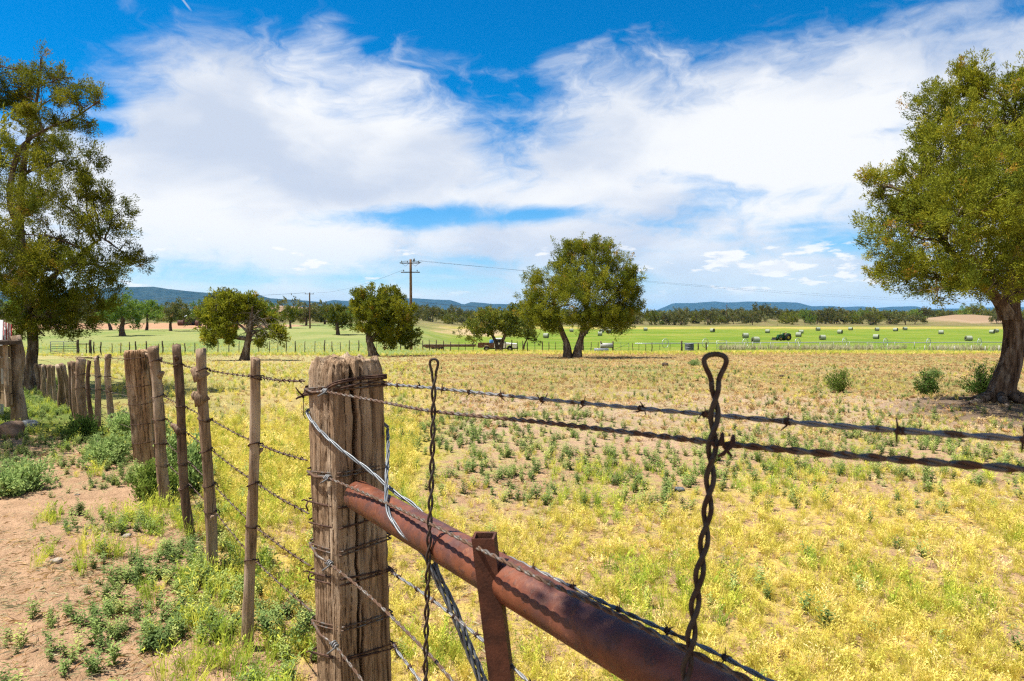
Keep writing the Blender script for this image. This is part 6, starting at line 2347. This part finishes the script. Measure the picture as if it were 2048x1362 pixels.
# ------------------------------------------------------------------ grasses and weeds (uncountable)
SRC = bpy.data.collections.new('plant_sources')


def src_mesh(name, v, f, m_):
    me_ = np_mesh(name, np.array(v), np.array(f), m_, False)
    o_ = bpy.data.objects.new(name, me_)
    return o_


def grass_src(name, m_, seed, blades, h, lean, wid, seedheads=0.0):
    r = random.Random(seed)
    v, f = [], []
    for k in range(blades):
        a = r.uniform(0, 6.28)
        rad = r.uniform(0, .035)
        bx, by = math.cos(a) * rad, math.sin(a) * rad
        hh_ = h * r.uniform(.45, 1.1)
        ln = lean * r.uniform(.2, 1.2) * hh_
        a2 = a + r.uniform(-.8, .8)
        dx_, dy_ = math.cos(a2), math.sin(a2)
        px__, py__ = -dy_ * wid / 2, dx_ * wid / 2
        o = len(v)
        for t in (0, .55):
            cx, cy, cz = bx + dx_ * ln * t * t, by + dy_ * ln * t * t, hh_ * t
            v += [(cx - px__, cy - py__, cz), (cx + px__, cy + py__, cz)]
        v.append((bx + dx_ * ln, by + dy_ * ln, hh_))
        f += [(o, o + 1, o + 3), (o, o + 3, o + 2), (o + 2, o + 3, o + 4)]
        if r.random() < seedheads:
            # side sprigs make the feathery look
            for j in range(5):
                t = r.uniform(.35, 1)
                cx, cy, cz = bx + dx_ * ln * t * t, by + dy_ * ln * t * t, hh_ * t
                b2 = r.uniform(0, 6.28)
                q_ = r.uniform(.010, .024)
                o = len(v)
                ex, ey, ez = cx + math.cos(b2) * q_, cy + math.sin(b2) * q_, cz + q_ * r.uniform(.3, 1.0)
                v += [(cx, cy, cz), (ex - .0022, ey + .002, ez - .002), (ex + .0022, ey - .002, ez + .004)]
                f.append((o, o + 1, o + 2))
    return src_mesh(name, v, f, m_)


def forb_src(name, m_, seed, stems, h, leafl, leafw, nleaf):
    r = random.Random(seed)
    v, f = [], []
    for s_ in range(stems):
        a = r.uniform(0, 6.28)
        ln = r.uniform(.05, .5) * h
        hh_ = h * r.uniform(.5, 1.05)
        ex, ey = math.cos(a) * ln, math.sin(a) * ln
        o = len(v)
        v += [(-.002, 0, 0), (.002, 0, 0), (ex, ey, hh_)]
        f.append((o, o + 1, o + 2))
        for k in range(nleaf):
            t = (k + .6) / nleaf
            c_ = (ex * t, ey * t, hh_ * t)
            b2 = k * 2.4 + r.uniform(-.4, .4)
            up = r.uniform(.25, .95)
            l_ = leafl * r.uniform(.6, 1.2) * (1.15 - .5 * t)
            d_ = Vector((math.cos(b2), math.sin(b2), up)).normalized()
            w_ = Vector((-math.sin(b2), math.cos(b2), r.uniform(-.3, .3))) * leafw * .5
            p0_ = Vector(c_)
            p1_ = p0_ + d_ * l_ * .5
            p2_ = p0_ + d_ * l_ - Vector((0, 0, l_ * .22))
            o = len(v)
            v += [tuple(p0_), tuple(p1_ + w_), tuple(p2_), tuple(p1_ - w_)]
            f += [(o, o + 1, o + 2), (o, o + 2, o + 3)]
    return src_mesh(name, v, f, m_)


def scatter(name, label, pts, scl, sources, seed):
    """one uncountable mass: instances of the sources on a point mesh"""
    r = np.random.default_rng(seed)
    n = len(pts)
    col = bpy.data.collections.new(name + '_sources')
    for s_ in sources:
        col.objects.link(s_)
    rot = np.stack([r.normal(0, .10, n), r.normal(0, .10, n), r.uniform(0, 6.283, n)], -1)
    me_ = bpy.data.meshes.new(name)
    me_.vertices.add(n)
    me_.vertices.foreach_set('co', np.ascontiguousarray(pts, np.float32).ravel())
    for nm, typ, key, arr in (('rot', 'FLOAT_VECTOR', 'vector', rot), ('scl', 'FLOAT', 'value', scl), ('idx', 'INT', 'value', r.integers(0, len(sources), n))):
        at_ = me_.attributes.new(nm, typ, 'POINT')
        at_.data.foreach_set(key, np.ascontiguousarray(arr, np.int32 if typ == 'INT' else np.float32).ravel())
    o_ = obj(name, me_)
    ng = bpy.data.node_groups.new(name, 'GeometryNodeTree')
    ng.interface.new_socket('Geometry', in_out='INPUT', socket_type='NodeSocketGeometry')
    ng.interface.new_socket('Geometry', in_out='OUTPUT', socket_type='NodeSocketGeometry')
    gi, go = ng.nodes.new('NodeGroupInput'), ng.nodes.new('NodeGroupOutput')
    ci = ng.nodes.new('GeometryNodeCollectionInfo')
    ci.inputs['Collection'].default_value = col
    ci.inputs['Separate Children'].default_value = True
    ci.inputs['Reset Children'].default_value = True
    ip = ng.nodes.new('GeometryNodeInstanceOnPoints')
    ip.inputs['Pick Instance'].default_value = True
    ng.links.new(gi.outputs[0], ip.inputs['Points'])
    ng.links.new(ci.outputs[0], ip.inputs['Instance'])
    for nm, typ, sock in (('rot', 'FLOAT_VECTOR', 'Rotation'), ('scl', 'FLOAT', 'Scale'), ('idx', 'INT', 'Instance Index')):
        na = ng.nodes.new('GeometryNodeInputNamedAttribute')
        na.data_type = typ
        na.inputs['Name'].default_value = nm
        outs = [s_ for s_ in na.outputs if s_.enabled and s_.name == 'Attribute']
        ng.links.new(outs[0], ip.inputs[sock])
    ng.links.new(ip.outputs[0], go.inputs[0])
    md = o_.modifiers.new('scatter', 'NODES')
    md.node_group = ng
    tag(o_, label, kind='stuff')
    return o_


def cand(r, n, d0, d1, a0=-.95, a1=.95, power=1.0):
    """points spread over the fan the camera sees, distance-weighted"""
    u = r.random(n)
    d_ = (d0 ** (2 - power) + u * (d1 ** (2 - power) - d0 ** (2 - power))) ** (1 / (2 - power))
    a_ = r.uniform(a0, a1, n)
    return a_ * d_, d_


def keep(r, x, y, w):
    k = r.random(len(x)) < w
    x, y = x[k], y[k]
    return np.stack([x, y, terr(x, y) - .008], -1)


def clear(x, y):
    """no plants inside posts, or the trunk"""
    m1 = np.hypot(x - half.x, y - half.y) > .16
    m2 = np.hypot(x - 8.47, y - 11.7) > .5
    return m1 & m2


r = np.random.default_rng(99)
YG = [grass_src('tuft', M['drygrass'], k, 30, .13, .45, .0019, .28) for k in range(4)]
GG = [grass_src('tuft', M['greengrass'], 10 + k, 28, .14, .45, .0021, .3) for k in range(4)]
BT = [grass_src('tuft', M['browntuft'], 20 + k, 12, .048, 1.1, .005, .5) for k in range(3)]
PG = [grass_src('tuft', M['palegrass'], 30 + k, 16, .45, .5, .012, .5) for k in range(3)]
FB = [forb_src('weed', M['forb'], 40 + k, 8, .14, .036, .0095, 12) for k in range(4)]
FB2 = [forb_src('weed', M['forb'], 50 + k, 7, .10, .028, .009, 9) for k in range(3)]

# dry yellow grass of the field
x, y = cand(r, 46000, 1.2, 10.5, -.62, 1.0, .75)
s = side(x, y)
n1, n3 = fbm(x * .8, y * .8, 141), fbm(x * 2.3, y * 2.3, 147)
yj = y + (n1 - .5) * 3.2
w = (1 - sst(yj, 4.6, 7.4)) * sst(s, -.1, .35) * (0.26 + .52 * sst(n3, .42, .66)) * clear(x, y)
pts = keep(r, x, y, w)
scatter('dry_grass', 'dry yellow grass covering the near field', pts, r.uniform(.25, .88, len(pts)), YG, 1)
x, y = cand(r, 22000, 1.2, 12, -.62, 1.0, .75)
s = side(x, y)
n1, n3 = fbm(x * .8, y * .8, 141), fbm(x * 1.3, y * 1.3, 157)
yj = y + (n1 - .5) * 3.2
w = .55 * (1 - sst(yj, 5.5, 8.5)) * sst(s, -.2, .3) * sst(n3, .50, .66) * clear(x, y)
pts = keep(r, x, y, w)
scatter('green_grass', 'yellow-green grass mixed into the near field', pts, r.uniform(.45, 1.1, len(pts)), GG, 2)
# yellow grass seen between the stays
x, y = cand(r, 26000, 5, 30, -.95, -.14, .6)
s = side(x, y)
w = sst(s, .15, .6) * (1 - .85 * sst(y, 8.5, 12)) * (.45 + .55 * sst(fbm(x * .6, y * .6, 161), .35, .55))
pts = keep(r, x, y, w)
scatter('yellow_grass', 'bright yellow grass beyond the stay fence', pts, r.uniform(.7, 1.4, len(pts)), YG[:2] + GG[:1] + YG[2:], 3)
# grey-green weeds
x, y = cand(r, 30000, 1.3, 24, -.9, 1.0, .6)
s = side(x, y)
n1, n2 = fbm(x * .8, y * .8, 141), fbm(x * 1.1, y * 1.1, 171)
yj = y + (n1 - .5) * 3
w = (.07 + .93 * sst(yj, 4.8, 6.4) * (1 - .85 * sst(yj, 8.8, 13))) * (.12 + .6 * sst(n2, .42, .62)) * sst(s, .1, .6) * clear(x, y)
w *= 1 - .8 * (1 - sst(x / y, -.3, -.12))
pts = keep(r, x, y, w)
scatter('green_weeds', 'grey-green weeds scattered over the field', pts, r.uniform(.45, 1.15, len(pts)), FB, 4)
# weeds along the fence and path
x, y = cand(r, 12000, 1.6, 9.5, -.95, .1, .9)
s = side(x, y)
n2, n3 = fbm(x * 1.0, y * 1.0, 181), fbm(x * 2.4, y * 2.4, 183)
edge_ = sst(s, -.9, -.2) * (1 - sst(s, .15, .6))
w = edge_ * sst(n3, .43, .57) * .85 + .55 * sst(y, 5.6, 6.4) * (1 - sst(y, 8.4, 9.4)) * sst(s, -1.7, -.9) * (1 - sst(s, .2, .6)) * sst(n2, .38, .52) + .10 * sst(n2, .58, .68) * (s < 0)
pts = keep(r, x, y, w * clear(x, y))
scatter('path_weeds', 'leafy weeds along the foot of the stay fence', pts, r.uniform(.35, 1.1, len(pts)), FB + FB2, 5)
x, y = cand(r, 3500, 1.6, 9.5, -.95, .1, .9)
s = side(x, y)
w = sst(s, -1.1, -.3) * (1 - sst(s, .2, .7)) * sst(fbm(x * 1.7, y * 1.7, 187), .46, .6) * .7
pts = keep(r, x, y, w * clear(x, y))
scatter('path_grass', 'thin yellow-green grass along the foot of the stay fence', pts, r.uniform(.7, 1.5, len(pts)), GG, 6)
# shaded green ground cover around the notice board
x, y = cand(r, 12000, 6.5, 18, -1.0, -.5, .6)
s = side(x, y)
w = (1 - sst(s, -.3, .1)) * (.15 + .85 * sst(fbm(x * .9, y * .9, 191), .42, .55)) * sst(y, 7.0, 7.8)
w *= 1 - np.exp(-((x + 6.1) / .7) ** 2 - ((y - 8.8) / .6) ** 2)
pts = keep(r, x, y, w)
scatter('ground_cover', 'low green ground cover round the notice board', pts, r.uniform(.6, 1.3, len(pts)), FB2 + GG[:1], 7)
# brown stubble
x, y = cand(r, 70000, 7.5, 60, -.7, 1.0, .55)
n1 = fbm(x * .8, y * .8, 141)
yj = y + (n1 - .5) * 3.2
w = sst(yj, 7.5, 10) * (.35 + .65 * sst(fbm(x * .9, y * .9, 193), .4, .58)) * sst(side(x, y), .2, .8) * (1 - .7 * (1 - sst(x / y, -.3, -.1)))
w *= 1 - .8 * np.exp(-((x - 8.5) / 2.2) ** 2 - ((y - 11.2) / 1.7) ** 2)
pts = keep(r, x, y, w)
scatter('brown_stubble', 'brown dry stubble across the middle field', pts, r.uniform(.6, 1.5, len(pts)), BT, 8)
x, y = cand(r, 9000, 9, 40, -.3, 1.0, .5)
w = sst(fbm(x * .45, y * .45, 223), .52, .64) * (.25 + .75 * sst(fbm(x * 1.5, y * 1.5, 225), .4, .6)) * (1 - .6 * sst(y, 18, 30))
pts = keep(r, x, y, w * clear(x, y))
scatter('field_weeds', 'patches of low green weeds on the bare middle field', pts, r.uniform(.5, 1.1, len(pts)), FB2, 12)
x, y = cand(r, 26000, 6, 30, -.35, 1.0, .55)
w = sst(y, 6, 8) * (.12 + .88 * sst(fbm(x * .7, y * .7, 233), .42, .6)) * (1 - .5 * sst(y, 14, 26)) * (1 - .8 * np.exp(-((x - 8.5) / 2.2) ** 2 - ((y - 11.2) / 1.7) ** 2))
pts = keep(r, x, y, w * clear(x, y))
scatter('straw_grass', 'short straw grass over the middle field', pts, r.uniform(.35, .75, len(pts)), YG[:2] + GG[:1] + BT[:2], 13)
# yellow strip and meadow grass farther off
x, y = cand(r, 15000, 38, 95, -.8, .9, .3)
w = sst(y, 40, 50) * .55
pts = keep(r, x, y, w)
scatter('far_grass', 'yellow and green grass in front of the far fences', pts, r.uniform(1.2, 2.4, len(pts)), YG[:2] + GG[:1], 9)
# pale dead grass along the ditch
x, y = cand(r, 6000, 88, 118, .30, .72, .3)
w = np.exp(-((y - 104 - 5 * fbm(x * .1, x * 0, 12)) / 3.0) ** 2) * sst(fbm(x * .2, y * .2, 15), .35, .55)
pts = keep(r, x, y, w)
scatter('pale_grass', 'pale dead grass along the ditch before the hay field', pts, r.uniform(1.2, 2.6, len(pts)), PG, 10)

# clods, chips and pebbles on the dirt
def pebble(seed, m_, s_):
    r_ = np.random.default_rng(seed)
    ph = [(0, 0, -1), (0, 0, 1)] + [(math.cos(a), math.sin(a), z) for z in (-.45, .45) for a in np.linspace(0, 6.283, 7)[:-1] + z]
    v_ = np.array(ph) * np.array([1, .8, .5]) * (1 + r_.normal(0, .16, (len(ph), 1))) * s_
    f_ = []
    for k in range(6):
        a_, b__ = 2 + k, 2 + (k + 1) % 6
        f_ += [(0, b__, a_), (1, a_ + 6, b__ + 6), (a_, b__, b__ + 6), (a_, b__ + 6, a_ + 6)]
    return src_mesh('pebble', v_, f_, m_)


M['clod'] = simple('dirt_clod', (.36, .225, .13), 0.95, 0.05, 0, .25, 30)
M['stone'] = simple('pale_stone', (.48, .42, .36), 0.9, 0.1, 0, .2, 30)
PB = [pebble(k, M['clod'], .018) for k in range(4)] + [pebble(9, M['stone'], .014)]
x, y = cand(r, 34000, 1.2, 13, -1.0, 1.0, .75)
s = side(x, y)
w = (.15 + .85 * sst(fbm(x * 1.4, y * 1.4, 211), .45, .62)) * np.where(s < .3, 1.0, .35)
pts = keep(r, x, y, w)
scatter('gravel', 'clods and small stones strewn on the dirt', pts, np.abs(r.normal(.3, .42, len(pts))) + .15, PB, 11)

# dry litter: bits of straw and twig lying flat
def litter_src(seed, m_):
    r_ = random.Random(seed)
    v_, f_ = [], []
    for k in range(7):
        a = r_.uniform(0, 6.28)
        cx, cy = r_.uniform(-.09, .09), r_.uniform(-.09, .09)
        l_, w_ = r_.uniform(.02, .075), r_.uniform(.001, .0026)
        z0, z1 = r_.uniform(.003, .012), r_.uniform(.003, .02)
        dx_, dy_ = math.cos(a) * l_ / 2, math.sin(a) * l_ / 2
        o = len(v_)
        v_ += [(cx - dx_ - dy_ / l_ * w_, cy - dy_ + dx_ / l_ * w_, z0), (cx - dx_ + dy_ / l_ * w_, cy - dy_ - dx_ / l_ * w_, z0), (cx + dx_, cy + dy_, z1), (cx, cy, max(z0, z1) + .003)]
        f_ += [(o, o + 1, o + 2), (o, o + 3, o + 2)]
    return src_mesh('straw_bits', v_, f_, m_)


LT = [litter_src(k, M['palegrass'] if k % 2 else M['browntuft']) for k in range(4)]
x, y = cand(r, 22000, 1.2, 12, -1.0, 1.0, .8)
w = .15 + .85 * sst(fbm(x * 1.1, y * 1.1, 251), .42, .62)
pts = keep(r, x, y, w)
scatter('straw_litter', 'bits of dry straw and twig lying on the ground', pts, r.uniform(.5, 1.4, len(pts)), LT, 14)

# ------------------------------------------------------------------ haze
m_ = bpy.data.materials.new('haze_air')
m_.use_nodes = True
t = m_.node_tree
for n_ in list(t.nodes):
    if n_.type != 'OUTPUT_MATERIAL':
        t.nodes.remove(n_)
pv = t.nodes.new('ShaderNodeVolumePrincipled')
pv.inputs['Color'].default_value = (.16, .52, 1.0, 1)
pv.inputs['Density'].default_value = 2.2e-5
pv.inputs['Anisotropy'].default_value = 0.0
t.links.new(pv.outputs[0], t.nodes['Material Output'].inputs['Volume'])
mb = MB()
mb.box((0, 14400, 165), (66000, 36400, 390))
hz = mb.build('haze', m_, None, (0, 0, 0), False)
tag(hz, 'thin bluish haze over the whole landscape', kind='stuff')
